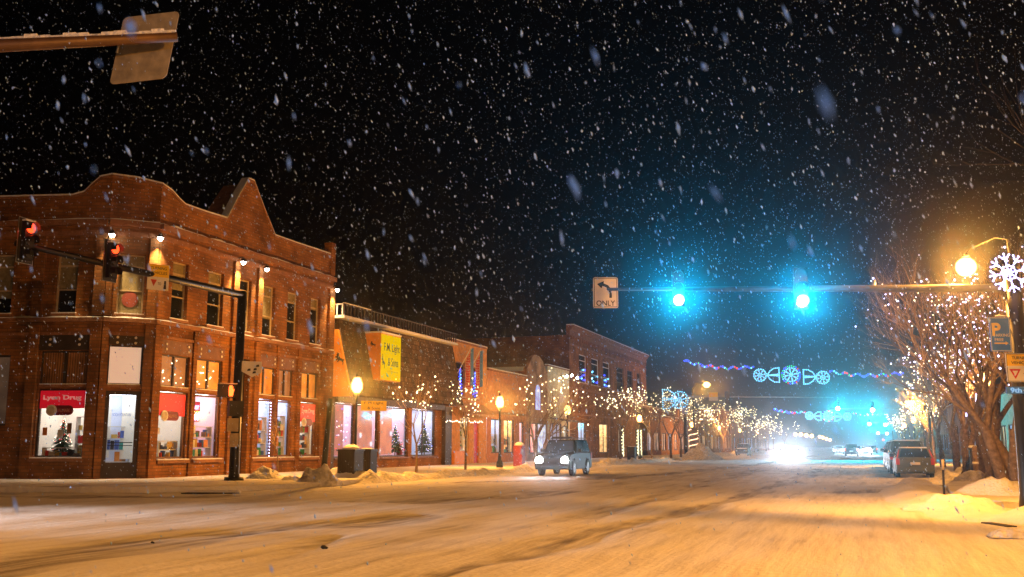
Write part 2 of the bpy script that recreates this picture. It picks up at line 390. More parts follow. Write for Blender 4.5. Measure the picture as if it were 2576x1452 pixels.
# ------------------------------------------------------------------ ground
def snow_ground_mat():
    m, n, l, b = nmat('trodden_snow_road')
    b.inputs['Roughness'].default_value = .8; b.inputs['Specular IOR Level'].default_value = .25
    at = n.new('ShaderNodeAttribute'); at.attribute_name = 'packed_shade'
    geo = n.new('ShaderNodeNewGeometry')
    mp = n.new('ShaderNodeMapping'); mp.inputs['Scale'].default_value = (2.6, .2, 1); mp.inputs['Rotation'].default_value = (0, 0, R(22)); l.new(geo.outputs['Position'], mp.inputs[0])
    t = n.new('ShaderNodeTexNoise'); t.inputs['Scale'].default_value = 1.1; t.inputs['Detail'].default_value = 9; t.inputs['Roughness'].default_value = .68; l.new(mp.outputs[0], t.inputs['Vector'])
    mp4 = n.new('ShaderNodeMapping'); mp4.inputs['Scale'].default_value = (11, .5, 1); mp4.inputs['Rotation'].default_value = (0, 0, R(26)); l.new(geo.outputs['Position'], mp4.inputs[0])
    t4 = n.new('ShaderNodeTexNoise'); t4.inputs['Scale'].default_value = 1.; t4.inputs['Detail'].default_value = 6; l.new(mp4.outputs[0], t4.inputs['Vector'])
    t3 = n.new('ShaderNodeTexNoise'); t3.inputs['Scale'].default_value = .22; t3.inputs['Detail'].default_value = 4; l.new(geo.outputs['Position'], t3.inputs['Vector'])
    ad = n.new('ShaderNodeMath'); ad.operation = 'MULTIPLY_ADD'; ad.inputs[1].default_value = 1.9; l.new(t.outputs['Fac'], ad.inputs[0])
    sb = n.new('ShaderNodeMath'); sb.operation = 'MULTIPLY_ADD'; sb.inputs[1].default_value = 1.1; sb.inputs[2].default_value = -1.4; l.new(t3.outputs['Fac'], sb.inputs[0])
    l.new(sb.outputs[0], ad.inputs[2])
    a2 = n.new('ShaderNodeMath'); a2.operation = 'ADD'; a2.use_clamp = True; l.new(at.outputs['Fac'], a2.inputs[0]); l.new(ad.outputs[0], a2.inputs[1])
    a5 = n.new('ShaderNodeMath'); a5.operation = 'MULTIPLY_ADD'; a5.inputs[1].default_value = .3; a5.inputs[2].default_value = -.1; l.new(t4.outputs['Fac'], a5.inputs[0])
    a6 = n.new('ShaderNodeMath'); a6.operation = 'ADD'; a6.use_clamp = True; l.new(a2.outputs[0], a6.inputs[0]); l.new(a5.outputs[0], a6.inputs[1])
    r = n.new('ShaderNodeValToRGB'); l.new(a6.outputs[0], r.inputs['Fac'])
    r.color_ramp.elements[0].position = 0; r.color_ramp.elements[0].color = (.8, .79, .77, 1)
    r.color_ramp.elements[1].position = 1; r.color_ramp.elements[1].color = (.15, .125, .105, 1)
    e = r.color_ramp.elements.new(.4); e.color = (.62, .6, .57, 1)
    l.new(r.outputs[0], b.inputs['Base Color'])
    t2 = n.new('ShaderNodeTexNoise'); t2.inputs['Scale'].default_value = 9; t2.inputs['Detail'].default_value = 7; l.new(geo.outputs['Position'], t2.inputs['Vector'])
    mxh = n.new('ShaderNodeMath'); mxh.operation = 'MULTIPLY_ADD'; mxh.inputs[1].default_value = 2.; l.new(t.outputs['Fac'], mxh.inputs[0]); l.new(t2.outputs['Fac'], mxh.inputs[2])
    bp = n.new('ShaderNodeBump'); bp.inputs['Strength'].default_value = .55; bp.inputs['Distance'].default_value = .07
    l.new(mxh.outputs[0], bp.inputs['Height']); l.new(bp.outputs[0], b.inputs['Normal'])
    return m
ROADM = snow_ground_mat()
TRK = [  # (pixel polyline on the road, half width m, strength) : bands of packed and dirty snow, one of kerb shade put into the colour
    ([(-100, 1432), (200, 1392), (400, 1365), (650, 1335), (850, 1316), (1050, 1298)], .9, .42),
    ([(-100, 1250), (150, 1248), (350, 1250), (550, 1248)], .7, .45),  # shading along the far kerb, painted as a dark band
    ([(900, 1262), (1100, 1262), (1300, 1248), (1420, 1236)], .8, .32),
    ([(1180, 1213), (1480, 1206), (1700, 1190), (1900, 1168), (2050, 1146)], .75, .4),
    ([(1060, 1452), (1200, 1418), (1380, 1375), (1530, 1332), (1700, 1295), (1850, 1255), (1990, 1208), (2060, 1180)], .42, .36),
    ([(1480, 1300), (1650, 1250), (1780, 1215), (1930, 1178)], .5, .25),
    ([(1260, 1240), (1500, 1224), (1750, 1192)], .4, .2),
    ([(240, 1460), (420, 1425), (600, 1400), (740, 1372), (820, 1350)], .16, .2),
    ([(300, 1470), (520, 1430), (700, 1400), (800, 1372), (850, 1345)], .14, .2),
    ([(2100, 1240), (2350, 1225), (2480, 1216)], .6, .3),
    ([(2080, 1200), (2150, 1160)], 1., .25),
]
def ground_sheet():
    xs = np.concatenate([np.linspace(-130, -34, 14, endpoint=False), np.arange(-34, 8, .15), np.linspace(8, 110, 14)])
    ys = np.concatenate([np.linspace(-60, 1, 12, endpoint=False), np.concatenate([np.arange(1, 34, .13), np.arange(34, 75, .3)]), np.linspace(75.3, 200, 60, endpoint=False), np.linspace(200, 720, 20)])
    X, Y = np.meshgrid(xs, ys); Z = np.zeros_like(X); PK = np.zeros_like(X)
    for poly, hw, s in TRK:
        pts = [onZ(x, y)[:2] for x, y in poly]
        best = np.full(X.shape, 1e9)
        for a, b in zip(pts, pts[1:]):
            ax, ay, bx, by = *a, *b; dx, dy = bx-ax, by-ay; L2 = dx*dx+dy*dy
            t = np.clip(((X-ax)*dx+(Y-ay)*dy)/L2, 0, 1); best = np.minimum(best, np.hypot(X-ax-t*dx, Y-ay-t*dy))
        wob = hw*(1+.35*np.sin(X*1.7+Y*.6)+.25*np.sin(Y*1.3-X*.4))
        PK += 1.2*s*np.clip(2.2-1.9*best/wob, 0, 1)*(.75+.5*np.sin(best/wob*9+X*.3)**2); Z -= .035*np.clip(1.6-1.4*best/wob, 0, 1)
    # lane ruts along the street beyond the junction
    for xc in (-16.2, -14.6, -12.3, -10.7, -8.4, -6.9, -4.4, -2.8, -.6, .8):
        m = np.exp(-((X-xc+.25*np.sin(Y*.05+xc))/.32)**2)*np.clip((Y-30)/12, 0, 1)
        PK += .2*m; Z -= .02*m
    for yc in (13.5, 15.1, 17.8, 19.4):
        yy = yc+X*.07; m = np.exp(-((Y-yy+.3*np.sin(X*.3+yc))/.3)**2)*np.clip((-X-1)/4, 0, 1); PK += .12*m
    ridge = np.sin(X*2.9+np.sin(Y*.7)*1.3)*.008+np.sin(Y*2.1+X*.8)*.008
    Z += ridge
    nx, ny = len(xs), len(ys)
    v = np.stack([X, Y, Z], -1).reshape(-1, 3)
    i = np.arange(nx*ny).reshape(ny, nx); f = np.stack([i[:-1, :-1], i[:-1, 1:], i[1:, 1:], i[1:, :-1]], -1).reshape(-1, 4)
    me = bpy.data.meshes.new('ground'); me.from_pydata(v.tolist(), [], f.tolist())
    at = me.attributes.new('packed_shade', 'FLOAT', 'POINT'); at.data.foreach_set('value', np.clip(PK, 0, 1).reshape(-1).astype(np.float32))
    me.polygons.foreach_set('use_smooth', [True]*len(me.polygons))
    me.materials.append(ROADM); o = bpy.data.objects.new('snowy_road', me); COL.objects.link(o)
    tag(o, 'wide snow covered street with tyre ruts crossing the junction', 'road', kind='structure')
ground_sheet()

def slab(name, pts, z, m, label):
    mb = MB(); n = len(pts)
    mb.faces([(x, y, -.05) for x, y in pts]+[(x, y, z) for x, y in pts], [tuple(range(2*n-1, n-1, -1))[::-1]]+[(i, (i+1) % n, (i+1) % n+n, i+n) for i in range(n)], m)
    o = mb.build(name); tag(o, label, 'sidewalk', kind='structure'); return o
SWM = mat('sidewalk_snow', (.72, .71, .72), .85, var=.16, scale=.9, bump=.8, bscale=5, spec=.2)
slab('sidewalk_far_side', [(-70, 15.5), (-32, 23.4), (-24, 25.4), (-20.6, 26.8), (-19.4, 28.6), (-19.1, 31), (-19.1, 103), (-24, 106), (-70, 106)], .17, SWM, 'snowy sidewalk along the brick shops on the far side')
slab('sidewalk_far_block', [(-70, 122), (-24, 122), (-20, 125), (-19.1, 130), (-19.1, 700), (-70, 700)], .17, SWM, 'snowy sidewalk of the block beyond the cross street')
slab('sidewalk_near_side', [(60, 24), (60, 400), (3.5, 400), (3.4, 44), (2.5, 38), (2.2, 32), (2.5, 27.5), (4, 25), (8, 24)], .17, SWM, 'snowy sidewalk under the bare trees on the near side')

def mound(name, c, rx, ry, h, m, label, cat='snow pile', group='ploughed snow piles', seed=0, rough=.35, parent=None, n=22):
    mb = MB(); vs = []; c = Vector(c)
    for j in range(n+1):
        for i in range(n+1):
            x, y = (i/n*2-1), (j/n*2-1); r = math.hypot(x, y)
            base = max(0, 1-r**1.6)
            nz = mnoise.fractal(Vector((x*2.3+seed*7, y*2.3, seed*3.1)), 1., 2., 5)
            z = h*base*(1+rough*nz*1.6)+base*.25*h*abs(mnoise.noise(Vector((x*6+seed, y*6, 2))))
            vs.append(c+Vector((x*rx*(1+.1*nz), y*ry, z-(.04 if base <= 0 else 0))))
    fs = [(j*(n+1)+i, j*(n+1)+i+1, (j+1)*(n+1)+i+1, (j+1)*(n+1)+i) for j in range(n) for i in range(n)]
    mb.faces(vs, fs, m, True); o = mb.build(name, base=c)
    return tag(o, label, cat, group)
def berm(path, wd, h, label, seed, m=SNOWD, name='snow_bank'):
    pts = [Vector((*p, 0)) for p in path]; vs = []; rows = []; k = 9
    tot = sum((b-a).length for a, b in zip(pts, pts[1:])); n = int(tot/.35)
    def at(s):
        for a, b in zip(pts, pts[1:]):
            L = (b-a).length
            if s <= L: return a+(b-a)*(s/L), (b-a).normalized()
            s -= L
        return b, (b-a).normalized()
    for i in range(n+1):
        p, t = at(tot*i/n-1e-4 if i else 0); nn = Vector((t.y, -t.x, 0))
        hh = h*(.35+1.3*abs(mnoise.fractal(Vector((i*.16, seed, 0)), 1., 2., 4)))*min(1, i/4, (n-i)/4)
        for j in range(k+1):
            x = j/k*2-1; q = p+nn*x*wd*(1+.3*mnoise.noise(Vector((i*.3, seed+5, 0))))
            q.z = .02+hh*math.exp(-(x*1.7)**2)*(1+.7*mnoise.noise(Vector((i*.8, x*2.5, seed))))-(.06 if abs(x) > .95 else 0)
            vs.append(q)
    fs = [(i*(k+1)+j, i*(k+1)+j+1, (i+1)*(k+1)+j+1, (i+1)*(k+1)+j) for i in range(n) for j in range(k)]
    mb = MB(); mb.faces(vs, fs, m, True); o = mb.build(name, base=pts[0]); tag(o, label, 'snow bank', 'snow banks along the kerbs'); return o
berm([(-19.2, 34.5), (-19.1, 50), (-19.1, 76), (-19.1, 101)], .65, .4, 'long lumpy snow bank along the far kerb before the shops', 1)
berm([(-19.1, 131), (-19.1, 230)], .9, .55, 'snow bank on the far kerb beyond the cross street', 5)
berm([(1.6, 40), (1.35, 35), (1.3, 31), (1.5, 27), (2.2, 23), (4.2, 20.6), (9, 18.6)], 1.1, .26, 'smooth orange lit snow bank round the near corner kerb', 17, SNOWM)
berm([(3.4, 46), (3.5, 60), (3.5, 110)], .5, .3, 'snow bank beside the parked cars under the trees', 9)
for x, y, rx, ry, h, m, lb, s in [
    (30, 1195, 1.9, 1.1, .62, SNOWD, 'rounded snow pile before the hydrant at the drugstore', 1),
    (662, 1208, .95, .7, .48, SNOWD, 'pointed grey snow pile just beside the signal pole', 2),
    (733, 1212, .55, .5, .26, SNOWD, 'small low snow pile between the two pointed piles', 3),
    (800, 1216, .95, .8, .62, SNOWD, 'pointed snow pile with the dark post stuck in it', 4),
    (872, 1205, 1.7, .8, .45, SNOWM, 'wide pale snow pile in front of the litter bins', 6),
    (2452, 1215, .9, .6, .45, SNOWD, 'brownish snow lump at the feet of the dark tree trunks', 8),
    (2440, 1192, 1., .6, .4, SNOWD, 'low brown snow heap near the blue bins', 9),
    (2400, 1275, 1.1, .8, .3, SNOWM, 'trampled snow heap around the thin marker post', 10),
    (2545, 1250, 1.7, 1.2, .5, SNOWM, 'smooth orange lit snow heap behind the big signal pole', 11),
    (2568, 1338, .5, .35, .1, SNOWD, 'small crumbly snow lump at the storm drain', 12),
    (1765, 1155, 2.2, 2.2, 1.2, SNOWD, 'tall snow pile beside the light wrapped post at the cross street', 13)]:
    q = onZ(x, y, .1); mound('snow_pile', (q.x, q.y, .06), rx, ry, h, m, lb, seed=s)
# dark storm drain mouth in the near kerb and the far kerb
def drain(a, b, label, wd=.16):
    a, b = Vector((a.x, a.y, 0)), Vector((b.x, b.y, 0)); t = (b-a).normalized(); nn = Vector((-t.y, t.x, 0)); mb = MB()
    th_ = thing('storm_drain', label, 'drain', (a+b)/2, 'kerb storm drains')
    q = [a, b, b+nn*wd, a+nn*wd]; mb.hexa([p+Vector((0, 0, -.02)) for p in q]+[p+Vector((0, 0, .035)) for p in q], BLACKP); mb.build('drain_mouth', th_)
    if wd < .3: return
    m2 = MB(); q = [a+nn*wd, b+nn*wd, b+nn*(wd+.18), a+nn*(wd+.18)]
    m2.hexa([p+Vector((0, 0, -.02)) for p in q]+[p+Vector((0, 0, .1)) for p in q], SNOWM); m2.build('drain_cover', th_, bevel=.06)
drain(onZ(2468, 1318), onZ(2532, 1328), 'black slot of a storm drain in the near snowy kerb', .2)
drain(onZ(455, 1243), onZ(585, 1244), 'long dark kerb drain opening below the drugstore corner', .5)
def dirt_lump(x, y, r, label):
    q = onZ(x, y, .02); mb = MB(); mb.ball((q.x, q.y, .03), r, BLACKP, .5); mb.ball((q.x+r*.8, q.y+r*.2, .02), r*.5, BLACKP, .6); o = mb.build('dirt_clod', base=(q.x, q.y, 0)); tag(o, label, 'clod', 'dark clods on the snowy road')
dirt_lump(814, 1378, .055, 'bigger black clod lying on the orange lit snow')
dirt_lump(383, 1366, .03, 'tiny dark clod on the brown tyre band')

# ------------------------------------------------------------------ corner drugstore
PR = Plane((-28, 0), (0, 1), (1, 0))
BX = Vector((-29.4, 31.75, 0))
PC = Plane((BX.x, BX.y), (1.4, 1.4), (1, -1))
PL = Plane((BX.x, BX.y), (.967, .254), (.254, -.967))
CW = math.hypot(1.4, 1.4)                     # chamfer runs u 0..CW, its right end at (-28, 33.15)
b1 = thing('brick_drugstore', 'two storey red brick corner drugstore with wavy parapet and pointed gable', 'building', (-34, 40, .1))
Z0, ZS, ZC, ZP = .05, 6.77, 10.7, 12.2
upR = [(34.15, 35.2), (36.6, 37.75), (38.85, 39.95), (40.9, 42.0), (43.15, 44.2), (45.4, 46.4)]
bays = [(33.75, 35.6), (36.05, 37.95), (40.5, 42.3), (42.55, 43.95), (44.75, 46.4)]
door_rec = (38.75, 40.1, .1, 5.6)
LWu = [(PL.hit(140, 700)[0], PL.hit(195, 700)[0]), (PL.hit(-40, 700)[0], PL.hit(33, 700)[0]), (PL.hit(-260, 700)[0], PL.hit(-190, 700)[0])]
lg = (PL.hit(90, 1060)[0], PL.hit(212, 1060)[0])
lg2 = (PL.hit(-90, 980)[0], PL.hit(20, 980)[0], 2.3, 5.2)
cu = (PC.hit(297, 700)[0], PC.hit(364, 700)[0]); cu = (max(.25, cu[0]), min(CW-.2, cu[1]))
cdoor = (.28, 1.62)
print('left facade', LWu, lg, 'chamfer', cu, CW)
mb = MB()
opsR = [(a, b, 6.9, 9.45) for a, b in upR]+[(a, b, .9, 3.78) for a, b in bays]+[(a, b, 3.98, 5.35) for a, b in bays]+[door_rec]
wall(mb, PR, 33.15, 47.75, Z0, 11.0, opsR, BRICK, .3)
wall(mb, PC, 0, CW, Z0, 11.0, [(*cu, 6.9, 9.45), (*cdoor, .2, 3.72), (*cdoor, 3.98, 5.6)], BRICK, .25)
wall(mb, PL, -26, 0, Z0, 11.0, [(a, b, 6.9, 9.45) for a, b in LWu]+[(*lg, 1.0, 3.8), (*lg, 3.98, 5.35), lg2], BRICK, .3)
pl = PL.p(-26, 0)
# end walls and back
mb.face([(-28, 47.75, Z0), (-50, 47.75, Z0), (-50, 47.75, ZP), (-28, 47.75, ZP)], BRICK)
mb.face([(-50, 47.75, Z0), (pl.x, pl.y, Z0), (pl.x, pl.y, ZP), (-50, 47.75, ZP)], BRICK)
mb.face([(-28, 33.15, 11), (-28, 47.75, 11), (-50, 47.75, 11), (pl.x, pl.y, 11), (BX.x, BX.y, 11)], SNOWM)
mb.build('wall', b1)
# parapet
pp = MB()
pp.pprism(PR, [(33.15, 11.0), (47.5, 11.0), (47.5, 12.05), (44, 12.0), (41.75, 12.0), (40.6, 13.3), (39.75, 14.35), (39.3, 14.35), (38.5, 13.2), (37.75, 12.0), (36, 11.95), (34.7, 11.95), (34.3, 12.1), (33.8, 12.35), (33.15, 12.5)], -.35, 0, BRICK)
pp.pprism(PC, [(0, 11.0), (CW, 11.0), (CW, 12.5), (CW*.5, 12.65), (0, 12.68)], -.35, 0, BRICK)
pp.pprism(PL, [(-26, 11.0), (0, 11.0), (0, 12.68), (-.5, 12.6), (-.85, 12.3), (-1.2, 11.95), (-1.7, 11.82), (-26, 11.8)], -.35, 0, BRICK)
pp.pbox(PR, 47.3, 47.75, 11.0, 12.85, -.4, .08, BRICK)
pp.build('parapet', b1)
sc = MB()
for P, pts in ((PR, [(33.15, 12.5), (33.8, 12.35), (34.3, 12.1), (34.7, 11.95), (36, 11.95), (37.75, 12.0), (38.5, 13.2), (39.3, 14.35), (39.75, 14.35), (40.6, 13.3), (41.75, 12.0), (44, 12.0), (47.3, 12.05)]), (PC, [(0, 12.68), (CW*.5, 12.65), (CW, 12.5)]), (PL, [(-26, 11.8), (-1.7, 11.82), (-1.2, 11.95), (-.85, 12.3), (-.5, 12.6), (0, 12.68)])):
    for a, b in zip(pts, pts[1:]):
        q = [P.p(a[0], a[1], .06), P.p(b[0], b[1], .06), P.p(b[0], b[1], -.42), P.p(a[0], a[1], -.42)]
        sc.hexa([k+Vector((0, 0, .003)) for k in q]+[k+Vector((0, 0, .11)) for k in q], STONE)
        q = [P.p(a[0], a[1]+.115, .04), P.p(b[0], b[1]+.115, .04), P.p(b[0], b[1]+.115, -.4), P.p(a[0], a[1]+.115, -.4)]
        sc.hexa(q+[k+Vector((0, 0, .07)) for k in q], SNOWM)
sc.build('coping', b1)
# pointed gable roof behind the gable
gr = MB(); gr.faces([(-28.35, 37.8, 12.1), (-28.35, 41.7, 12.1), (-28.35, 39.5, 14.3), (-29.6, 37.8, 12.1), (-29.6, 41.7, 12.1), (-29.6, 39.5, 14.3)], [(0, 2, 5, 3), (1, 4, 5, 2), (3, 5, 4)], STONE); gr.build('roof', b1)
def bands(z0, z1, d, m, name, snow=True):
    s = MB(); n = MB()
    s.pbox(PR, 33.16, 47.74, z0, z1, .002, d, m); s.pbox(PC, .0, CW, z0, z1, .002, d, m); s.pbox(PL, -26, 0, z0, z1, .002, d, m)
    s.build(name, b1)
    if d < .1: return
    rg = random.Random(int(z0*10)); n = MB()
    for P, a, b in ((PR, 33.16, 47.74), (PC, 0, CW), (PL, -12, 0)):
        k = int((b-a)/.45)+1; hs = [max(0, rg.gauss(.06, .035)) for _ in range(k+1)]
        for i in range(k):
            u0, u1 = a+(b-a)*i/k, a+(b-a)*(i+1)/k; h0, h1 = hs[i], hs[i+1]
            if h0+h1 < .04: continue
            q = [P.p(u0, z1+.002, d-.01), P.p(u1, z1+.002, d-.01), P.p(u1, z1+.002, .004), P.p(u0, z1+.002, .004)]
            n.hexa(q+[P.p(u0, z1+.004+h0*.6, d-.03), P.p(u1, z1+.004+h1*.6, d-.03), P.p(u1, z1+.006+h1, .004), P.p(u0, z1+.006+h0, .004)], SNOWM)
    n.build('snow_cap', b1)
bands(10.62, 10.85, .22, STONE, 'cornice'); bands(10.2, 10.4, .08, STONE, 'cornice'); bands(6.55, 6.72, .16, STONE, 'string_course'); bands(6.0, 6.12, .06, STONE, 'string_course')
for P, a, b in [(PR, 33.15, 33.6), (PR, 38.4, 38.8), (PR, 40.35, 40.75), (PR, 47.2, 47.74), (PC, CW-.34, CW), (PC, 0, .24), (PL, -.45, 0), (PL, -3.1, -2.66), (PR, 35.75, 36.0), (PR, 44.3, 44.6), (PR, 46.6, 46.85), (PR, 42.3, 42.5)]:
    s = MB(); s.pbox(P, a, b, Z0, 6.5, .003, .14 if P is not PR or a in (33.15, 38.4, 40.35, 47.2) else .08, BRICK)
    if not (P is PR and a in (35.75, 44.3, 46.6, 42.3)): s.pbox(P, a, b, 6.8, 10.18, .003, .14, BRICK)
    s.build('pilaster', b1)
for i, (a, b) in enumerate(upR): sash_window(PR, a, b, 6.9, 9.45, b1, blind=[.45, .22, .0, .62, .2, .22][i])
sash_window(PC, *cu, 6.9, 9.45, b1, blind=.95)
lettering_done = MB()
for i in range(20):
    a = 2*math.pi*i/20
rp = MB(); rp.disc(PC.p(sum(cu)/2, 7.55, -.2), PC.n, .33, mat('faded_red_emblem', (.22, .05, .04), .8), .01, 20); rp.build('round_emblem', b1)
for (a, b), bl in zip(LWu, (.55, .7, .5)): sash_window(PL, a, b, 6.9, 9.45, b1, blind=bl)
STRIP = brick('corrugated_blind', (.30, .15, .06), (.36, .18, .08), (.08, .04, .02), bw=.11, bh=3.)
# ground floor bays
def transom(P, a, b, z0, z1, m, mull=1):
    s = MB(); frame_rect(s, P, a, b, z0, z1, .06, -.2, -.1, DARKWOOD)
    for k in range(mull): u = a+(b-a)*(k+1)/(mull+1); s.pbox(P, u-.05, u+.05, z0+.06, z1-.06, -.19, -.09, DARKWOOD)
    wd = s.build('transom_window', b1)
    g = MB(); g.face([P.p(a+.03, z0+.03, -.16), P.p(b-.03, z0+.03, -.16), P.p(b-.03, z1-.03, -.16), P.p(a+.03, z1-.03, -.16)], m); g.build('pane', wd)
    g = MB(); g.pbox(P, a+.02, b-.02, z0-.12, z0-.01, -.12, .02, STONE); g.pbox(P, a+.04, b-.04, z0-.008, z0+.03, -.09, .015, SNOWM); g.build('ledge', wd)
    return wd
TR_AMB = lit('amber_transom', (.75, .38, .08), .22, (.5, .22, .05), 1.5)
TR_DIM = lit('dim_transom', (.35, .2, .11), .2, (.22, .12, .07), 1.2)
TR_PALE = lit('pale_transom', (.85, .62, .45), .55, (.8, .58, .42), .6)
for (a, b), m in zip(bays, (TR_DIM, TR_AMB, TR_AMB, TR_DIM, TR_AMB)): transom(PR, a, b, 3.98, 5.35, m)
transom(PL, *lg, 3.98, 5.35, STRIP); transom(PC, *cdoor, 3.98, 5.6, TR_PALE, 0)
for P, a, b, z0, z1, m in [(PR, a-.05, b+.05, 5.38, 5.95, BROWNWOOD) for a, b in bays]+[(PL, lg[0]-.1, lg[1]+.1, 5.38, 6.0, DARKWOOD), (PC, cdoor[0], cdoor[1], 5.62, 6.0, DARKWOOD)]:
    bk = MB(); bk.pbox(P, a, b, z0, z1, .003, .05, m); bk.build('fascia_board', b1)
for P, a, b, zc in [(PR, x0, x1, 5.66) for x0, x1 in bays]+[(PL, lg[0]+.2, lg[1]-.2, 5.7), (PC, cdoor[0]+.12, cdoor[1]-.12, 5.8)]:
    for u in (a+.2, b-.2):
        for dz in (0, .22): ds = MB(); ds.disc(P.p(u, zc+dz-.1, .062), P.n, .055, WHITEP, .02, 10); ds.build('rosette', b1)
for P, a, b, z in [(PR, a-.12, b+.12, .76) for a, b in bays]+[(PL, lg[0]-.1, lg[1]+.1, .86)]:
    sill = MB(); sill.pbox(P, a, b, z, z+.12, .003, .2, STONE); sl_ = sill.build('window_ledge', b1); sill = MB(); sill.pbox(P, a+.02, b-.02, z+.122, z+.18, .004, .17, SNOWM); sill.build('snow_cap', sl_, bevel=.02)
def red_header(P, a, b, z0, z1, txt, pill=None):
    s = MB(); s.pbox(P, a, b, z0, z1, -.1, -.06, REDLIT); r_ = s.build('red_signboard', b1)
    if txt: lettering(txt, P, (a+b)/2+(0 if txt[0] == 'L' else .05), z1-(z1-z0)*.42, (b-a)*.86, (z1-z0)*.34, -.05, lit('pink_letters', (.95, .42, .38), .4), r_, bold=.035)
    if pill:
        u0, u1, zc = pill; s = MB(); h = .2
        pts = [(u0+h*math.cos(R(t))*1.0, zc+h*math.sin(R(t))) for t in range(90, 271, 20)]+[(u1+h*math.cos(R(t)), zc+h*math.sin(R(t))) for t in range(-90, 91, 20)]
        s.pprism(P, pts, -.055, -.03, mat('dark_red_plaque', (.16, .01, .015), .5)); q = s.build('plaque', r_)
        s = MB(); s.disc(P.p(u0, zc, -.028), P.n, .23, WHITEP, .02, 20); s.disc(P.p(u0, zc, -.006), P.n, .17, mat('plaque_seal', (.5, .45, .35), .6), .01, 16); s.build('round_seal', r_)
        if u1-u0 > .7: lettering('HALLMARK', P, (u0+u1)/2+.14, zc, (u1-u0)*.78, .14, -.028, mat('plaque_letters', (.5, .25, .2), .6), r_)
rec_wall = lambda P, a, b, **k: shop_window(P, a, b, .95, 3.75, b1, **k)
w0 = shop_window(PL, lg[0], lg[1], 1.02, 3.8, b1, WALLW, PANELW, depth=2.2)
red_header(PL, lg[0]+.08, lg[1]-.08, 3.0, 3.72, 'Lyon Drug', (lg[0]+.62, lg[0]+1.35, 2.92))
shop_window(PL, lg2[0], lg2[1], lg2[2], lg2[3], b1, TR_DIM, None, depth=1)
for i, (a, b) in enumerate(bays):
    shop_window(PR, a, b, .95, 3.75, b1, [WALLW, WALLP, WALLB, WALLB, WALLW][i], [PANELW, PANELW, PANELB, PANELB, PANELW][i], fm=BROWNWOOD, depth=1.8)
red_header(PR, 33.85, 35.5, 2.75, 3.68, '', (34.15, 34.9, 2.75))
red_header(PR, 44.85, 46.3, 2.75, 3.68, 'Lyon Drug', (45.15, 45.8, 2.72))
def posters(P, a, b, z0, z1, n, seed):
    rg = random.Random(seed)
    for k in range(n):
        w_, h = rg.uniform(.16, .3), rg.uniform(.2, .42); u = a+.12+(b-a-.55)*(k+rg.random()*.5)/n; z = rg.uniform(z0, z1-h)
        s = MB(); s.pbox(P, u, u+w_, z, z+h, -.19, -.185, rg.choice(GOODS[2:6]+[WHITEP, GOODS[7]])); s.build('poster', b1)
posters(PL, *lg, 1.5, 2.5, 3, 3)
for i_, (a_, b_) in enumerate(bays): posters(PR, a_, b_, 1.3, 2.6, 2, 30+i_)
# chamfer door
dr = MB(); frame_rect(dr, PC, cdoor[0], cdoor[1], .2, 3.72, .16, -.16, -.06, DARKWOOD); dr.pbox(PC, cdoor[0]+.16, cdoor[1]-.16, .36, .82, -.15, -.08, DARKWOOD)
door = dr.build('door', b1)
hd = MB(); hd.tube([PC.p(cdoor[0]+.2, 1.62, -.02), PC.p(cdoor[1]-.2, 1.62, -.02)], .02, BLACKM, 6); hd.tube([PC.p(cdoor[0]+.2, 1.5, -.02), PC.p(cdoor[1]-.2, 1.5, -.02)], .015, BLACKM, 6); hd.build('handle', door)
gl = MB(); a, b = cdoor[0]+.14, cdoor[1]-.14; gl.face([PC.p(a, .82, -.12), PC.p(b, .82, -.12), PC.p(b, 3.6, -.12), PC.p(a, 3.6, -.12)], GLASS); gl.build('pane', door)
it = MB(); bkd = -1.9
for q, m in (([(a, .3, bkd), (b, .3, bkd), (b, 3.7, bkd), (a, 3.7, bkd)], WALLB), ([(a, .3, -.2), (a, .3, bkd), (a, 3.7, bkd), (a, 3.7, -.2)], WALLW), ([(b, .3, bkd), (b, .3, -.2), (b, 3.7, -.2), (b, 3.7, bkd)], WALLW), ([(a, .3, -.2), (b, .3, -.2), (b, .3, bkd), (a, .3, bkd)], FLOORI), ([(a, 3.7, bkd), (b, 3.7, bkd), (b, 3.7, -.2), (a, 3.7, -.2)], WALLW)):
    it.face([PC.p(*k) for k in q], m)
it.pbox(PC, a+.1, b-.1, 3.6, 3.66, bkd+.3, -.4, PANELB); it.build('interior', door)
lettering('SODA FOUNTAIN', PC, (a+b)/2, 2.75, .7, .12, -.1, BLUESIGN, door)
rd = MB(); wall(rd, PR, 38.75, 40.1, .1, 5.6, [], DARKWOOD, 0); 
rd = MB(); rd.face([PR.p(38.75, .1, -.9), PR.p(40.1, .1, -.9), PR.p(40.1, 5.6, -.9), PR.p(38.75, 5.6, -.9)], DARKWOOD)
for u in (38.75, 40.1): rd.face([PR.p(u, .1, -.29), PR.p(u, .1, -.9), PR.p(u, 5.6, -.9), PR.p(u, 5.6, -.29)], DARKWOOD)
rd.face([PR.p(38.75, 5.6, -.29), PR.p(40.1, 5.6, -.29), PR.p(40.1, 5.6, -.9), PR.p(38.75, 5.6, -.9)], DARKWOOD); rd.build('door_recess', b1)
rd = MB(); frame_rect(rd, PR, 38.95, 39.9, .2, 2.7, .14, -.89, -.8, BROWNWOOD); rd.face([PR.p(39.05, .3, -.85), PR.p(39.8, .3, -.85), PR.p(39.8, 2.6, -.85), PR.p(39.05, 2.6, -.85)], DGLASS); rd.build('door', b1)
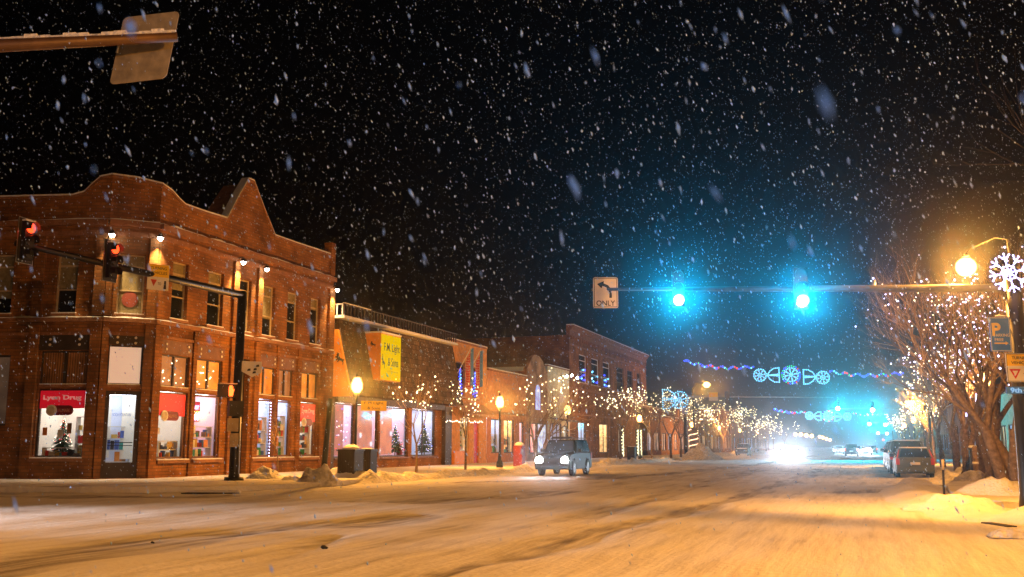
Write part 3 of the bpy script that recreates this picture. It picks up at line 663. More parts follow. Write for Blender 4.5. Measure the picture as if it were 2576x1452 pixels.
# wall lamps
for P, u, z in [(PC, .1, 10.42), (PC, CW+.02, 10.45), (PR, 38.6, 10.42), (PR, 40.55, 10.42), (PR, 47.45, 10.42)]:
    s = MB(); c = P.p(u, z-.25, .42); s.tube([P.p(u, z-.1, .14), P.p(u, z-.02, .35), c+Vector((0, 0, .16))], .02, BLACKM, 6)
    s.lathe(c, [(.13, -.02), (.12, .08), (.05, .16)], BLACKM, 10); sh = s.build('wall_lamp', b1)
    s = MB(); s.ball(c+Vector((0, 0, -.03)), .13, LWHITE); s.build('bulb', sh)
    point('wall_lamp_light', c+Vector((0, 0, -.19)), (1, .62, .26), 1100, .05, b1, spot=75, aim=P.p(u, z-1.9, .14), blend=.9)
# goods behind the drugstore windows
lm = (lg[0]+lg[1])/2
xmas_tree(PL.p(lg[0]+.75, 1.05, -.8), 1.55, 'dark green christmas tree inside the Lyon Drug window on the cross street', (BW, BRED))
goods_shelf(PL, lm+.05, lg[1]-.2, 1.05, 2.7, 'goods shelf beside the christmas tree in the cross street window', -1.3, 3, 2)
goods_shelf(PL, lg[0]+.15, lg[1]-.2, 1.04, 1.42, 'low display of dark plants at the sill of the cross street window', -.5, 1, 12)
goods_shelf(PC, a+.05, b-.05, .35, 2.3, 'bright shelves of snacks seen through the corner glass door', -1.6, 4, 3)
goods_shelf(PR, 34.3, 35.5, .97, 1.7, 'short shelf with green plants in the window right of the corner', -.5, 2, 4)
goods_shelf(PR, 36.5, 37.85, .97, 2.35, 'brown shelves of snacks below the orange neon letters', -.5, 3, 5)
goods_shelf(PR, 40.9, 42.2, .97, 2.9, 'shelf with gold parcels in the window right of the dark doorway', -.5, 3, 6)
goods_shelf(PR, 42.9, 43.85, .97, 3.0, 'tall blue and white rack in the narrow middle window', -.5, 4, 7)
goods_shelf(PR, 45.2, 46.3, .97, 2.6, 'white empty looking shelves under the small red Lyon Drug board', -.5, 4, 8)
ns = thing('neon_sign', 'pink neon sign hanging in the window beside the signal pole', 'sign', PR.p(36.6, 2.9, -.4))
s = MB(); s.pbox(PR, 36.2, 37.0, 2.55, 3.45, -.45, -.42, mat('magenta_board', (.5, .02, .3), .5)); s.build('backboard', ns)
lettering('Liquor', PR, 36.6, 3.2, .62, .32, -.4, NEONP, ns, bold=.03); lettering('Food', PR, 36.6, 2.78, .6, .32, -.4, NEONP, ns, bold=.03)
na = thing('neon_sign', 'orange neon ATM letters in the window beside the signal pole', 'sign', PR.p(36.4, 2.3, -.4))
lettering('ATM', PR, 36.45, 2.3, .5, .26, -.4, NEONO, na, bold=.03)
fl = MB()
for u0, u1 in bays[1:4]:
    n = 16
for bi, z in ((0, 4.6), (1, 4.6)):
    a, b = bays[bi]; t = thing('light_string', 'dangling warm string lights behind the %s transom of the drugstore' % ['corner side', 'neon window'][bi], 'string lights', PR.p(a, 4, -.1), 'string lights in the drugstore transoms')
    s = MB()
    for k in range(12): s.ball(PR.p(rnd.uniform(a+.2, b-.2), rnd.uniform(4.1, 5.2), -.12), .03, BW)
    s.build('bulb', t)
t = thing('light_string', 'white lights outlining the shop window right of the dark doorway', 'string lights', PR.p(41.5, 2, -.1)); s = MB()
for k in range(18): s.ball(PR.p(42.15, .98+k*.155, -.1), .03, BC)
for k in range(10): s.ball(PR.p(40.65+k*.16, 3.62, -.1), .03, BC)
s.build('bulb', t)

CURTL = lit('lit_curtain', (.62, .36, .40), .34, (.5, .28, .36), 2.); CURTD = lit('shaded_curtain_fold', (.4, .2, .24), .2, (.3, .15, .2), 2.)  # second copy is darker: pleat shade put into the curtain colour
# ------------------------------------------------------------------ sons' shingled store (second building)
b2 = thing('shingled_store', 'dark shingled western store with yellow sign box and curtained windows', 'building', (-32, 55, .1))
def rng(x0, x1, y): return PR.hit(x0, y)[0], PR.hit(x1, y)[0]
w2 = [rng(834, 892, 1080), rng(897, 952, 1080), rng(956, 1027, 1080), rng(1036, 1097, 1080)]
w2 = [(48.25 if i == 0 else a, b) for i, (a, b) in enumerate(w2)]
s = MB(); wall(s, PR, 47.76, 64.2, Z0, 4.3, [(a, b, .8, 3.9) for a, b in w2], BRICKD, .25); s.face([(-28, 64.2, Z0), (-45, 64.2, Z0), (-45, 64.2, 8.6), (-28, 64.2, 8.6)], BRICKD)
s.face([(-28, 47.8, 8.55), (-28, 64.2, 8.55), (-45, 64.2, 8.55), (-45, 47.8, 8.55)], SNOWM); s.build('wall', b2)
zt, zb, xt, xb = 8.55, 4.3, -27.75, -26.85
s = MB(); s.hexa([(xb, 48.02, zb), (xb, 64.2, zb), (-28.0, 64.2, zb), (-28.0, 48.02, zb), (xt, 48.02, zt), (xt, 64.2, zt), (-28.0, 64.2, zt), (-28.0, 48.02, zt)], SHINGLE); s.build('shingled_awning', b2)
s = MB(); s.hexa([(xb+.12, 47.8, zb-.1), (xb+.12, 48.0, zb-.1), (-28.0, 48.0, zb-.1), (-28.0, 47.8, zb-.1), (xt+.05, 47.8, 7.95), (xt+.05, 48.0, 7.95), (-28.0, 48.0, 7.95), (-28.0, 47.8, 7.95)], ORANGEP)
fin = s.build('orange_end_board', b2)
PE = Plane((-28, 47.8), (1, 0), (0, -1))
rider(PE, .52, 6.3, .62, .75, 0.002, fin)
s = MB()
s.box(-28.3, -27.3, 47.85, 64.2, 8.6, 8.68, WHITEP); s.box(-28.3, -27.35, 47.9, 64.2, 8.683, 8.76, SNOWM)
s.build('roof_ledge', b2)
s = MB(); s.box(-27.42, -27.34, 47.85, 64.2, 9.36, 9.42, DARKWOOD); s.box(-27.44, -27.32, 47.85, 51, 9.422, 9.47, SNOWM)
for k in range(42): y = 47.9+k*.39; s.box(-27.41, -27.35, y, y+.06, 8.76, 9.36, DARKWOOD)
s.box(-28.3, -27.42, 47.86, 47.93, 9.36, 9.42, WHITEP)
for k in range(3): s.box(-28.2+k*.35, -28.14+k*.35, 47.87, 47.92, 8.76, 9.36, WHITEP)
s.build('roof_railing', b2)
for i, (a, b) in enumerate(w2):
    wd = shop_window(PR, a, b, .82, 3.88, b2, [WALLB, WALLP, WALLP, WALLB][i], PANELB, fm=DARKWOOD, depth=1.9, mull=[(), (), (), (.5,)][i])
    # curtains
    cu0, cu1 = [(a+.5, b-.6), (a+.1, b-.1), (a+.1, a+(b-a)*.6), None][i] or (0, 0)
    if cu1:
        c = MB(); n = int((cu1-cu0)/.13)
        for k in range(n):
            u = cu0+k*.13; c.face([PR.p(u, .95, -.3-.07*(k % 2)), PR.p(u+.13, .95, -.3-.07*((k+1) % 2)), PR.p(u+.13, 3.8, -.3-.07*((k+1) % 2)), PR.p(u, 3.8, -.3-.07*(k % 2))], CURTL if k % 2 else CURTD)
        c.build('curtain', wd)
    sl = MB(); sl.pbox(PR, a-.05, b+.05, .7, .8, .003, .15, BROWNWOOD); sl.build('sill', wd)
s = MB(); s.pbox(PR, 47.8, 48.15, Z0, 4.2, .003, .1, DARKWOOD); s.pbox(PR, 63.0, 64.1, Z0, 4.2, .003, .3, DARKWOOD)
s.pbox(PR, 48.1, 62.9, 3.92, 4.28, .003, .3, DARKWOOD); s.build('shopfront_trim', b2)
xmas_tree(PR.p(w2[2][0]+(w2[2][1]-w2[2][0])*.78, .85, -.5), 2.0, 'slim christmas tree beside the pleated curtain', (BW, BRED, BC), 5)
xmas_tree(PR.p(w2[3][1]-.7, .85, -.55), 2.1, 'christmas tree in the last window of the shingled store', (BW, BBLUE, BC), 6)
def present(P, u, z, label, m=REDPAINT, h=.8):
    t = thing('red_figurine', label, 'ornament', P.p(u, z, -.9)); s = MB(); c = P.p(u, z, -.45)
    s.lathe(c, [(.16, 0), (.2, h*.25), (.14, h*.55), (.1, h*.62)], m, 10); s.build('body', t); s = MB(); s.ball(c+Vector((0, 0, h*.72)), h*.15, WHITEP); s.lathe(c+Vector((0, 0, h*.78)), [(h*.14, 0), (.02, h*.25)], m, 8); s.build('head', t)
present(PR, w2[2][1]-.35, .85, 'red santa figurine at the foot of the slim christmas tree')
present(PR, w2[3][0]+.5, .85, 'red figurine at the left end of the last shingled store window', h=1.)
t = thing('hanging_ornament', 'large red ornament hanging in the last window of the shingled store', 'ornament', PR.p(w2[3][0]+.8, 3, -.7)); s = MB(); s.ball(PR.p(w2[3][0]+.8, 2.9, -.7), .25, REDPAINT, 1.5); s.tube([PR.p(w2[3][0]+.8, 3.2, -.7), PR.p(w2[3][0]+.8, 3.85, -.7)], .01, BLACKM, 4); s.build('body', t)
for i, (u, z, r_) in enumerate([(w2[1][0]+.9, 2.1, .17), (w2[1][1]-.5, 1.6, .16), (w2[2][0]+.4, 1.2, .17), (w2[2][0]+1.9, 2.25, .17), (w2[2][0]+.7, 2.9, .1)]):
    t = thing('paper_snowflake', ['white paper snowflake high on the left pleated curtain', 'grey paper snowflake lower on the left pleated curtain', 'paper snowflake near the sill of the right pleated curtain', 'paper snowflake at mid height of the right pleated curtain', 'small paper snowflake near the top of the right curtain'][i], 'ornament', PR.p(u, z, -.4), 'paper snowflakes in the shingled store windows')
    s = MB(); 
    for k in range(4):
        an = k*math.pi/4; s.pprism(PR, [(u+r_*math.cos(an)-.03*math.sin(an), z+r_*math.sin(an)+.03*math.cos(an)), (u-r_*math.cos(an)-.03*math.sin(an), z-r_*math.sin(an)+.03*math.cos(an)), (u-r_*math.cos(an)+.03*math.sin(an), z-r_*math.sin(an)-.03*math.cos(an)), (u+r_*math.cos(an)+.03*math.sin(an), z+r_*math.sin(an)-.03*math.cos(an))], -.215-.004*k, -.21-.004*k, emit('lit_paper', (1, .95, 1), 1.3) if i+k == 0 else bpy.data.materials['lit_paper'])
    s.build('flake', t)
t = thing('light_string', 'drooping strings of white and red lights in the first shingled store window', 'string lights', PR.p(w2[0][0]+.6, 2, -.4)); s = MB()
for k in range(46):
    u = w2[0][0]+.15+rnd.random()*(w2[0][1]-w2[0][0]-.3); s.ball(PR.p(u, rnd.uniform(1, 3.7), -.35), .03, rnd.choice([BC, BC, BW, BRED, BBLUE]))
s.build('bulb', t)
# sign box on the awning
ua, ub = PR.hit(957, 920, 1.4)[0], PR.hit(1007, 920, 1.4)[0]
sg = thing('sign_box', 'big yellow wedge shaped store sign standing on the shingle awning', 'sign', (-26.9, (ua+ub)/2, 5))
s = MB(); z0s, z1s = 5.3, 8.05
s.hexa([(-26.6, ua, z0s), (-26.6, ub, z0s), (-27.3, ub, z0s), (-27.3, ua, z0s), (-26.6, ua, z1s), (-26.6, ub, z1s), (-28.0, ub, z1s), (-28.0, ua, z1s)], ORANGEP); sb_ = s.build('casing', sg)
YLIT = emit('backlit_yellow_face', (1, .62, .0), .85, True)
s = MB(); s.pbox(PR, ua+.03, ub-.03, z0s+.03, z1s-.06, 1.402, 1.43, YLIT); s.build('sign_face', sg)
s = MB(); s.pbox(PR, ua-.03, ub+.03, z1s+.003, z1s+.1, .1, 1.44, SNOWM); s.build('snow_cap', sg)
uc = (ua+ub)/2; wsg = ub-ua
lettering('F.M. Light', PR, uc+.08, 7.2, wsg*.78, .62, 1.435, BLACKP, sg, bold=.01); lettering('& Sons', PR, uc+.25, 6.42, wsg*.52, .5, 1.435, BLACKP, sg, bold=.01)
lettering('WESTERN WEAR', PR, uc+.2, 5.85, wsg*.56, .1, 1.435, mat('faded_brown_letters', (.4, .22, .02), .6), sg)
rider(PR, ua+.3, 6.4, .4, .85, 1.435, sg)
PS_ = Plane((-28, ua), (1, 0), (0, -1)); rider(PS_, .9, 7.4, .4, .4, .004, sg)
point('sign_light', (-25.9, uc, 9.0), (1, .8, .5), 14, .1, sg, spot=70, aim=(-26.7, uc, 6))
# small hanging sign under the awning
hb = PR.hit(952, 1022, 2.0)
sg = thing('hanging_sign', 'small yellow two line store sign hanging under the awning edge', 'sign', (-26, hb[0], 3.9))
PH = Plane((-26.3, hb[0]), (.82, .57), (.57, -.82))
s = MB(); s.pbox(PH, -.72, .72, 3.45, 4.0, -.03, .03, YELLOWP); s.tube([PH.p(-.5, 4.0), PH.p(-.5, 4.3)], .015, BLACKM, 5); s.tube([PH.p(.5, 4.0), PH.p(.5, 4.3)], .015, BLACKM, 5); s.build('board', sg)
lettering('F M Light', PH, 0, 3.86, 1.1, .18, .036, BLACKP, sg); lettering('& Sons', PH, 0, 3.6, .7, .16, .036, BLACKP, sg)

# ------------------------------------------------------------------ orange flag building (third)
b3 = thing('orange_stucco_shop', 'orange stucco shop with stepped parapet, flags and blue lit trees upstairs', 'building', (-32, 68, .1))
s = MB(); wall(s, PR, 64.25, 71.6, Z0, 9.0, [(65.4, 67.2, 5.0, 7.6), (68.6, 69.9, 5.0, 7.4), (66.3, 68.0, 1.1, 3.5), (69.0, 70.0, .2, 3.3)], STUCCO, .3)
s.face([(-28, 71.6, Z0), (-45, 71.6, Z0), (-45, 71.6, 9), (-28, 71.6, 9)], STUCCO); s.face([(-28, 64.25, 8.6), (-45, 64.25, 8.6), (-45, 64.25, 9), (-28, 64.25, 9)], STUCCO); s.face([(-28, 64.25, 9), (-28, 71.6, 9), (-45, 71.6, 9), (-45, 64.25, 9)], SNOWM); s.build('wall', b3)
s = MB(); s.pbox(PR, 64.3, 71.55, 9.0, 9.12, -.3, .1, STONE); s.pbox(PR, 64.3, 71.55, 9.122, 9.2, -.28, .08, SNOWM); s.build('coping', b3)
for a, b, c, d in [(65.4, 67.2, 5.0, 7.6), (68.6, 69.9, 5.0, 7.4)]: sash_window(PR, a, b, c, d, b3, fm=BROWNWOOD)
shop_window(PR, 66.3, 68.0, 1.1, 3.5, b3, WALLY, PANELW, depth=1.2, fm=WHITEP, mull=(.5,))
goods_shelf(PR, 66.5, 67.8, 1.15, 3.2, 'white display shelves in the small window of the orange shop', -.5, 4, 15)
s = MB(); s.pbox(PR, 69.0, 70.0, .2, 3.3, -.2, -.12, REDPAINT); dd = s.build('door', b3); s = MB(); s.ball(PR.p(69.15, 1.4, -.08), .05, CHROME); s.build('handle', dd)
s = MB(); s.faces([(-28+.003, 64.6, 4.6), (-28+.003, 71.0, 4.6), (-26.9, 71.0, 3.8), (-26.9, 64.6, 3.8), (-26.9, 71.0, 3.65), (-26.9, 64.6, 3.65)], [(0, 3, 2, 1), (3, 5, 4, 2)], mat('tan_awning', (.45, .26, .14), .8)); s.build('awning', b3)
s = MB(); s.pbox(PR, 64.3, 66.1, Z0+.1, 1.1, .003, .45, ORANGEP); s.build('planter_wall', b3)
for i, (u, h) in enumerate(((66.3, 2.0), (69.25, 1.9))):
    t = thing('lit_christmas_tree', 'blue lit wire tree in the %s upstairs window of the orange shop' % ['left', 'right'][i], 'christmas tree', PR.p(u, 5.2, -.05), 'blue lit wire trees upstairs')
    s = MB(); s.tube([PR.p(u, 5.1, -.06), PR.p(u, 5.2+h, -.06)], .015, BLACKM, 4); s.build('stem', t); s = MB()
    for k in range(26):
        f = k/26; s.ball(PR.p(u+math.sin(k*2.1)*.45*(1-f), 5.2+h*f, -.03), .055, rnd.choice([BBLUE, BBLUE, BCYAN]))
    s.build('bulb', t)
FLAGR = brick('flag_stripes', (.5, .03, .04), (.5, .03, .04), (.7, .7, .7), bw=50, bh=.12, bump=0, var=.1)
for i, (u, x) in enumerate(((PR.hit(1172, 930, .9)[0], -26.6), (PR.hit(1196, 930, .9)[0], -26.6))):
    t = thing('hanging_flag', ['striped flag hanging limp from the wall left of the narrow window', 'striped flag hanging limp at the right end of the orange shop'][i], 'flag', (-28, u, 7), 'limp flags on the orange shop')
    s = MB(); s.tube([(-27.98, u, 6.3), (x-.1, u, 8.5)], .03, WHITEP, 6); s.build('pole', t)
    s = MB(); n = 8
    for k in range(n):
        a0, a1 = k/n, (k+1)/n; f = lambda a: (-27.1+.5*a+.06*math.sin(a*20), u+.1*math.sin(a*14)); x0, y0 = f(a0); x1, y1 = f(a1)
        zt0, zt1 = 7.5+1.*a0, 7.5+1.*a1; s.face([(x0, y0, 5.4+.4*a0), (x1, y1, 5.4+.4*a1), (x1, y1, zt1), (x0, y0, zt0)], FLAGR if k < 5 else BLUESIGN)
    s.build('cloth', t)

for nm, a, b, n_, lb in (('icicle_lights', (1122, 1058), (1217, 1060), 26, 'row of white lights along the awning of the orange shop'), ('icicle_lights', (1000, 1003), (1095, 1022), 9, 'sparse row of white lights over the last shingled store window')):
    (ua_, za_), (ub_, zb_) = PR.hit(*a, 1.25), PR.hit(*b, 1.25); t = thing(nm, lb, 'string lights', PR.p(ua_, za_, 1.25), 'rows of white lights on the shopfronts'); s = MB(); s.tube([PR.p(ua_, za_, 1.25), PR.p(ub_, zb_, 1.25)], .008, BLACKM, 3); s.build('wire', t); s = MB()
    for k in range(n_): f = (k+rnd.uniform(-.3, .3))/n_; s.ball(PR.p(ua_+(ub_-ua_)*f, za_+(zb_-za_)*f-rnd.uniform(0, .12), 1.27), .04, BW)
    s.build('bulb', t)
# ------------------------------------------------------------------ rust coloured low shop, arched shop, cream shop
b4 = thing('rust_stucco_shop', 'low rust coloured shop with flat parapet and bright display windows', 'building', (-32, 76, .1))
s = MB(); wall(s, PR, 71.65, 81.2, Z0, 7.4, [(72.6, 75.2, .9, 3.6), (75.5, 78.2, .9, 3.6), (79.3, 80.7, .9, 3.5)], STUCCOR, .3); s.face([(-28, 71.65, 7.4), (-28, 81.2, 7.4), (-45, 81.2, 7.4), (-45, 71.65, 7.4)], SNOWM); s.build('wall', b4)
s = MB(); s.pbox(PR, 71.7, 81.15, 7.4, 7.52, -.3, .12, STONE); s.pbox(PR, 71.7, 81.15, 7.522, 7.6, -.28, .1, SNOWM); s.pbox(PR, 71.7, 81.15, 4.0, 4.2, .003, .15, STONE); s.build('coping', b4)
shop_window(PR, 72.6, 75.2, .9, 3.6, b4, WALLB, PANELB, mull=(.5,)); shop_window(PR, 75.5, 78.2, .9, 3.6, b4, WALLY, PANELW, mull=(.5,)); shop_window(PR, 79.3, 80.7, .9, 3.5, b4, WALLP, PANELW)
goods_shelf(PR, 72.8, 74.9, .95, 2.4, 'clothes rack in the cool lit window of the rust coloured shop', -.5, 2, 21); goods_shelf(PR, 75.8, 78, .95, 2.2, 'display shelf in the amber window of the rust coloured shop', -.5, 2, 22)
b4a = thing('arched_shop', 'brick shop with tall rounded false front and blue arched window', 'building', (-32, 84, .1))
s = MB(); s.pprism(PR, [(81.25, Z0), (87.2, Z0), (87.2, 8.2), (86.6, 8.6), (85.9, 9.2), (84.9, 9.6), (83.6, 9.65), (82.7, 9.3), (82.0, 8.6), (81.25, 8.2)], -.3, 0, BRICKT)
s.face([(-28.3, 81.25, 8), (-28.3, 87.2, 8), (-45, 87.2, 8), (-45, 81.25, 8)], SNOWM); s.face([(-28.3, 87.2, Z0), (-45, 87.2, Z0), (-45, 87.2, 8), (-28.3, 87.2, 8)], BRICKT); s.face([(-28.3, 81.25, 7), (-45, 81.25, 7), (-45, 81.25, 8), (-28.3, 81.25, 8)], BRICKT); s.build('wall', b4a)
s = MB(); arc = [(84.3+.62*math.cos(R(t)), 6.2+.75*math.sin(R(t))) for t in range(0, 181, 20)]; s.pprism(PR, [(83.68, 4.7), (84.92, 4.7)]+arc, .003, .05, lit('blue_arched_glass', (.35, .5, 1), .9, (.2, .3, .8), 2)); wd = s.build('arched_window', b4a)
s = MB(); s.pbox(PR, 84.27, 84.33, 4.7, 6.9, .052, .09, WHITEP); s.pbox(PR, 83.68, 84.92, 5.5, 5.56, .052, .085, WHITEP); s.build('muntin', wd)
for i, (a, b, m) in enumerate(((81.9, 83.6, WALLP), (84.0, 86.6, WALLB))):
    s = MB(); frame_rect(s, PR, a, b, .8, 3.5, .1, .003, .07, DARKWOOD); q = s.build('shop_window', b4a); s = MB(); s.face([PR.p(a+.08, .88, .02), PR.p(b-.08, .88, .02), PR.p(b-.08, 3.42, .02), PR.p(a+.08, 3.42, .02)], lit('arched_shop_glass%d' % i, [(.9, .5, .45), (.6, .7, .95)][i], .7, [(.5, .08, .06), (.2, .2, .3)][i], 1.6)); s.build('pane', q)
b4b = thing('cream_shop', 'cream fronted shop under three white floodlights', 'building', (-32, 90, .1))
s = MB(); wall(s, PR, 87.25, 94.4, Z0, 8.9, [(88, 91.8, .8, 3.6), (92.4, 93.8, .2, 3.4)], CREAM, .3); s.face([(-28, 87.25, 8.9), (-28, 94.4, 8.9), (-45, 94.4, 8.9), (-45, 87.25, 8.9)], SNOWM); s.build('wall', b4b)
s = MB(); s.pbox(PR, 87.3, 94.35, 8.9, 9.0, -.3, .1, STONE); s.pbox(PR, 87.3, 94.35, 9.002, 9.08, -.28, .08, SNOWM); s.build('coping', b4b)
shop_window(PR, 88, 91.8, .8, 3.6, b4b, WALLB, None, mull=(.33, .66)); shop_window(PR, 92.4, 93.8, .2, 3.4, b4b, WALLW, PANELB, name='door')
s = MB(); s.pbox(PR, 90.6, 92.6, 5.7, 6.5, .003, .08, mat('pale_signboard', (.6, .5, .42), .6)); s.build('signboard', b4b)
s = MB(); s.hexa([(-27.997, 87.8, 4.0), (-27.997, 92.2, 4.0), (-26.2, 92.2, 3.7), (-26.2, 87.8, 3.7), (-27.997, 87.8, 4.12), (-27.997, 92.2, 4.12), (-26.2, 92.2, 3.82), (-26.2, 87.8, 3.82)], DARKWOOD); s.build('awning', b4b)
for i, x in enumerate((1424, 1437, 1451)):
    u, z = PR.hit(x, [945, 943, 949][i], .9)
    s = MB(); s.tube([PR.p(u, z-.4, 0), PR.p(u, z+.05, .4), PR.p(u, z+.05, .85)], .03, BLACKM, 6); s.lathe(PR.p(u, z-.05, .9), [(.16, 0), (.05, .18)], BLACKM, 8); q = s.build('floodlight', b4b); s = MB(); s.ball(PR.p(u, z-.06, .95), .14, LWHITE); s.build('bulb', q)
point('flood', PR.p(91.2, 8.0, 1.3), (1, .8, .45), 75, .2, b4b, spot=140, aim=PR.p(90.5, 5, 0), blend=.9)

# ------------------------------------------------------------------ big brick building at the block's end
b5 = thing('brick_block', 'long two storey brick building with corbelled cornice at the end of the block', 'building', (-34, 112, .1))
E5 = 103.0
upw = [(95.6, 97.3), (98.3, 100.2)]
PR2 = PR
u5 = [rng(a, b, 940) for a, b in ((1457, 1477), (1488, 1508), (1517, 1536))]; v5 = [rng(a, b, 960) for a, b in ((1551, 1569), (1578, 1592), (1602, 1612))]
print('b5 windows', u5, v5)
SC = 131.2
g5 = [(a, b, .7, 3.9) for a, b in (rng(1455, 1476, 1100), rng(1508, 1533, 1100), rng(1556, 1568, 1100), rng(1598, 1612, 1100))]
s = MB(); wall(s, PR, 94.45, SC, Z0, 12.6, [(a, b, 8.0, 11.0) for a, b in u5]+[(a, b, 7.9, 10.9) for a, b in v5]+g5, BRICK, .35)
s.face([(-28, SC, Z0), (-48, SC, Z0), (-48, SC, 12.6), (-28, SC, 12.6)], BRICK); s.face([(-48, 94.45, 7), (-28, 94.45, 7), (-28, 94.45, 12.6), (-48, 94.45, 12.6)], BRICKD); s.face([(-28, 94.45, 12.6), (-28, SC, 12.6), (-48, SC, 12.6), (-48, 94.45, 12.6)], SNOWM); s.build('wall', b5)
s = MB()
for z0, z1, d in ((12.6, 13.1, .1), (13.102, 13.4, .3), (13.402, 13.6, .5), (11.6, 11.75, .14), (7.2, 7.4, .14), (4.6, 4.8, .2)): s.pbox(PR, 94.5, SC-.05, z0, z1, .003 if z0 < 12 else -.3, d, STONE)
for k in range(44): u = 95+k*.82; s.pbox(PR, u, u+.25, 12.2, 12.598, .003, .2, STONE)
s.pbox(PR, 94.5, SC-.05, 13.602, 13.7, -.28, .48, SNOWM); s.build('cornice', b5)
for a, b in u5: sash_window(PR, a, b, 8.0, 11.0, b5, fm=WHITEP)
for a, b in v5: sash_window(PR, a, b, 7.9, 10.9, b5, fm=DARKWOOD)
for i, (a, b, c, d) in enumerate(g5): shop_window(PR, a, b, c, d, b5, [WALLB, WALLY, WALLW, WALLY][i], [PANELB, PANELW, None, None][i], mull=(.5,))
for i, (a, b) in enumerate(u5):
    t = thing('window_candle_lights', ['blue lights hung in the first white framed window upstairs', 'blue lights hung in the middle white framed window upstairs', 'blue white lights hung in the third white framed window upstairs'][i], 'string lights', PR.p((a+b)/2, 8.5, -.1), 'blue lights in the white framed windows')
    s = MB()
    for k in range(7): s.ball(PR.p(rnd.uniform(a+.3, b-.3), rnd.uniform(8.2, 9.6), -.12), .1, rnd.choice([BBLUE, BCYAN]))
    s.build('bulb', t)
for i, (xa, xb) in enumerate(((1560, 1566), (1598, 1604), (1606, 1611))):
    u = PR.hit((xa+xb)/2, 1100, .3)[0]; t = thing('light_wrapped_pillar', ['light wrapped pillar left of the end window of the brick block', 'light wrapped pillar at the corner lamp of the brick block', 'last light wrapped pillar at the corner of the brick block'][i], 'pillar', PR.p(u, .2, .3), 'light wrapped pillars')
    s = MB(); s.tube([PR.p(u, .2, .35), PR.p(u, 3.6, .35)], .16, DARKWOOD, 8); s.build('shaft', t); s = MB()
    for k in range(40): s.ball(PR.p(u+.17*math.sin(k*1.3), .3+k*.08, .37+.17*abs(math.cos(k*1.3))), .07, BWF)
    s.build('bulb', t)

# ------------------------------------------------------------------ far block, near-side shops (dark fronts with lit windows behind the trees)
def far_shop(P, u0, u1, h, m, label, seed, name='shop_building', wins=True):
    rg = random.Random(seed); t = thing(name, label, 'building', P.p((u0+u1)/2, .1, -3), 'shop buildings farther down the street')
    s = MB(); dep = -14
    ops = []; n = max(1, int((u1-u0)/4.5)); w_ = (u1-u0)/n
    for k in range(n): ops.append((u0+k*w_+.7, u0+(k+1)*w_-.7, .8, 3.3))
    up = [(u0+k*w_+.3*w_, u0+k*w_+.62*w_, 5.2, 7.2) for k in range(n)] if h > 8 else []
    wall(s, P, u0, u1, .05, h, ops+up, m, .3)
    for u in (u0, u1): s.face([P.p(u, .05, 0), P.p(u, .05, dep), P.p(u, h, dep), P.p(u, h, 0)], m)
    s.face([P.p(u0, h, 0), P.p(u1, h, 0), P.p(u1, h, dep), P.p(u0, h, dep)], SNOWM); s.build('wall', t)
    s = MB(); s.pbox(P, u0+.05, u1-.05, h, h+.2, -.3, .2, STONE); s.pbox(P, u0+.05, u1-.05, h+.202, h+.3, -.28, .18, SNOWM); s.build('coping', t)
    for a, b, c, d in ops:
        s = MB(); frame_rect(s, P, a, b, c, d, .1, -.2, -.1, DARKWOOD); s.pbox(P, (a+b)/2-.05, (a+b)/2+.05, c, d, -.19, -.09, DARKWOOD); q = s.build('shop_window', t)
        s = MB(); s.face([P.p(a, c, -.17), P.p(b, c, -.17), P.p(b, d, -.17), P.p(a, d, -.17)], rg.choice(FARL)); s.build('pane', q)
    for a, b, c, d in up:
        s = MB(); frame_rect(s, P, a, b, c, d, .1, -.2, -.1, TANWOOD); s.face([P.p(a, c, -.17), P.p(b, c, -.17), P.p(b, d, -.17), P.p(a, d, -.17)], DGLASS); s.build('window', t)
    return t
FARL = [lit('far_glass_warm', (.8, .5, .25), .35, (.3, .15, .06), .8), lit('far_glass_cool', (.5, .6, .85), .4, (.2, .2, .3), .8), lit('far_glass_dim', (.4, .25, .15), .2, (.12, .08, .05), .8)]
ords = ['first', 'second', 'third', 'fourth', 'fifth', 'sixth', 'seventh', 'eighth', 'ninth', 'tenth', 'eleventh', 'twelfth']
u = 124.5
for i, (w_, h, m) in enumerate([(16, 6.5, BRICKD), (14, 5.5, STUCCO), (18, 7, BRICKT), (20, 6, BRICKD), (24, 8.5, BRICK), (24, 6.5, STUCCOR), (30, 8.5, BRICKD), (34, 7, BRICKT)]):
    far_shop(PR, u, u+w_-.3, h, m, '%s shop front past the cross street on the drugstore side' % ords[i], 30+i); u += w_
PN = Plane((11.5, 0), (0, -1), (-1, 0))
u = -36
for i, (w_, h, m) in enumerate([(15, 5.5, STUCCO), (18, 6, BRICKT), (16, 7, BRICKD), (22, 6, CREAM), (26, 7.5, BRICK), (30, 7, BRICKT), (40, 8.5, BRICKD), (50, 7, BRICKT)]):
    far_shop(PN, u-w_+.3, u, h, m, '%s shop front behind the trees on the near sidewalk' % ords[i], 50+i); u -= w_

